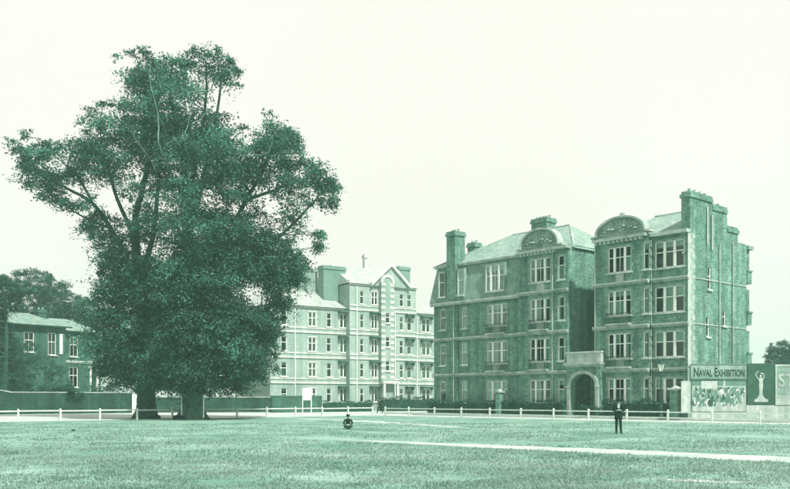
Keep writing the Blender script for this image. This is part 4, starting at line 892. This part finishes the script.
def add_head(J, E, rad, neck, top):
    n_ = Vector(J[neck]); t_ = Vector(top)
    J['jaw'] = tuple(t_ + Vector((0, -.03, -.075))); rad['jaw'] = (.058, .062); J['head'] = tuple(t_); rad['head'] = (.082, .092); J['crown_'] = tuple(t_ + Vector((0, .01, .075))); rad['crown_'] = (.062, .07)
    J['nose'] = tuple(t_ + Vector((0, -.095, -.025))); rad['nose'] = (.012, .014)
    E += [(neck, 'jaw'), ('jaw', 'head'), ('head', 'crown_'), ('head', 'nose')]
# standing youth, hands together before the chest
J = dict(pelvis=(0, 0, .92), waist=(0, 0, 1.05), chest=(0, .0, 1.28), coll=(0, .01, 1.42), neck=(0, .0, 1.5)); E = [('pelvis', 'waist'), ('waist', 'chest'), ('chest', 'coll'), ('coll', 'neck')]
rad = dict(pelvis=(.155, .115), waist=(.15, .11), chest=(.18, .12), coll=(.12, .08), neck=(.05, .052))
add_head(J, E, rad, 'neck', (.0, -.005, 1.61))
for sx, q_, st_ in ((-1, 'l', 0), (1, 'r', .0)):
    chain(J, E, rad, q_ + 'leg', [(sx * .085, 0, .84), (sx * .095, -.01, .50), (sx * (.10 if sx < 0 else .13), .02 - st_, .09), (sx * (.10 if sx < 0 else .14), -.05, .045), (sx * (.12 if sx < 0 else .17), -.16, .035)], [.098, .075, .06, .048, .035], 'pelvis')
    e_ = chain(J, E, rad, q_ + 'arm', [(sx * .19, .01, 1.39), (sx * .25, .0, 1.14), (sx * .1, -.19, 1.16)], [.068, .056, .04], 'coll')
    hand(J, E, rad, e_, (-sx * .8, -.2, .25), (0, -.3, 1), (0, -1, -.2), q_ + 'h', .7)
def reg(c):
    if c.z > 1.455: return 0 if c.z < 1.66 or c.y < 0.0 else 4
    if abs(c.x) < .13 and c.y < -.15 and 1.1 < c.z < 1.27: return 0
    if c.z > 1.30 and c.y < -.06 and abs(c.x) < .03: return 3
    return 1 if c.z > .74 else 2
def coat_tail(root, J):
    head_parts(root, J); b_ = MB(); k_ = 18; n0 = len(b_.v)
    for z, rx, ry_ in ((1.12, .172, .135), (.95, .186, .15), (.74, .2, .16), (.72, .19, .15)):
        for i in range(k_): a_ = 6.2832 * i / k_; f_ = 1 + .03 * math.sin(5 * a_); b_.v.append((rx * f_ * math.cos(a_), ry_ * f_ * math.sin(a_), z))
    for r_ in range(3):
        for i in range(k_): b_.f.append((n0 + r_*k_ + i, n0 + (r_+1)*k_ + i, n0 + (r_+1)*k_ + (i+1) % k_, n0 + r_*k_ + (i+1) % k_))
    b_.build('coat_skirt', COAT, root, True)
person('person', 'person in dark coat and cap standing on the grass, hands held together', Gd(618.5, 1530 / 36.), R(-8), J, E, rad, reg, coat_tail, .955)
# person crossing the road in mid stride
J = dict(pelvis=(0, 0, .9), waist=(0, 0, 1.03), chest=(0, -.02, 1.26), coll=(0, -.02, 1.4), neck=(0, -.03, 1.48)); E = [('pelvis', 'waist'), ('waist', 'chest'), ('chest', 'coll'), ('coll', 'neck')]
rad = dict(pelvis=(.15, .115), waist=(.15, .115), chest=(.18, .12), coll=(.12, .08), neck=(.05, .052)); add_head(J, E, rad, 'neck', (0, -.05, 1.59))
for sx, q_, st_ in ((-1, 'l', -1), (1, 'r', 1)):
    chain(J, E, rad, q_ + 'leg', [(sx * .085, 0, .83), (sx * .09, st_ * .17 - .03, .5), (sx * .09, st_ * .30, .1), (sx * .09, st_ * .31 - .05, .05), (sx * .09, st_ * .31 - .17, .035)], [.1, .075, .058, .046, .035], 'pelvis')
    e_ = chain(J, E, rad, q_ + 'arm', [(sx * .19, 0, 1.37), (sx * .23, -st_ * .14, 1.12), (sx * .22, -st_ * .26 - .06, .92)], [.068, .055, .038], 'coll'); hand(J, E, rad, e_, (0, -.3, -1), (0, 1, -.2), (-sx, 0, 0), q_ + 'h')
def reg2(c):
    if c.z > 1.44: return 0
    return 1 if c.z > .78 else 2
person('person', 'dark-clothed person walking along the road before the pale mansion block', Gd(380, 102), R(-62), J, E, rad, lambda c: 0 if (c.z > 1.44 or (abs(c.x) > .17 and c.z < .93)) else (1 if c.z > .78 else 2), head_parts, .97)
# person sitting cross-legged on the grass
J = dict(pelvis=(0, .05, .13), waist=(0, .04, .26), chest=(0, -.01, .46), coll=(0, -.05, .60), neck=(0, -.07, .67)); E = [('pelvis', 'waist'), ('waist', 'chest'), ('chest', 'coll'), ('coll', 'neck')]
rad = dict(pelvis=(.18, .14), waist=(.17, .13), chest=(.195, .13), coll=(.13, .085), neck=(.05, .052)); add_head(J, E, rad, 'neck', (0, -.1, .78))
for sx, q_ in ((-1, 'l'), (1, 'r')):
    chain(J, E, rad, q_ + 'leg', [(sx * .13, -.05, .13), (sx * .24, -.3, .18), (sx * .05, -.42 - .05 * sx, .085), (-sx * .06, -.45 - .05 * sx, .06), (-sx * .17, -.48 - .05 * sx, .05)], [.1, .078, .06, .045, .035], 'pelvis')
    e_ = chain(J, E, rad, q_ + 'arm', [(sx * .2, -.05, .56), (sx * .28, -.1, .34), (sx * .11, -.33, .28)], [.07, .056, .038], 'coll'); hand(J, E, rad, e_, (-sx * .8, -.35, -.1), (0, .4, 1), (0, -1, .2), q_ + 'h', .6)
person('person', 'person in dark clothes sitting cross-legged on the grass', Gd(348, 1530 / 31.), R(4), J, E, rad, lambda c: 0 if (c.z > .655 or (abs(c.x) < .14 and c.y < -.28 and c.z > .2)) else (1 if c.z > .25 and c.y > -.34 else 2), head_parts, .88)

# ------------------------------------------------------------------ haze over the far side of the green
hzm = bpy.data.materials.new('haze'); hzm.use_nodes = True; t_ = hzm.node_tree; t_.nodes.remove(t_.nodes['Principled BSDF'])
pvn = t_.nodes.new('ShaderNodeVolumePrincipled'); pvn.inputs['Color'].default_value = (.55, 1.0, .82, 1); pvn.inputs['Density'].default_value = .0009; pvn.inputs['Anisotropy'].default_value = .0
t_.links.new(pvn.outputs[0], t_.nodes['Material Output'].inputs['Volume'])
tag(MB().box(-605, 605, -65, 605, -1, 33).build('haze', hzm), kind='stuff')
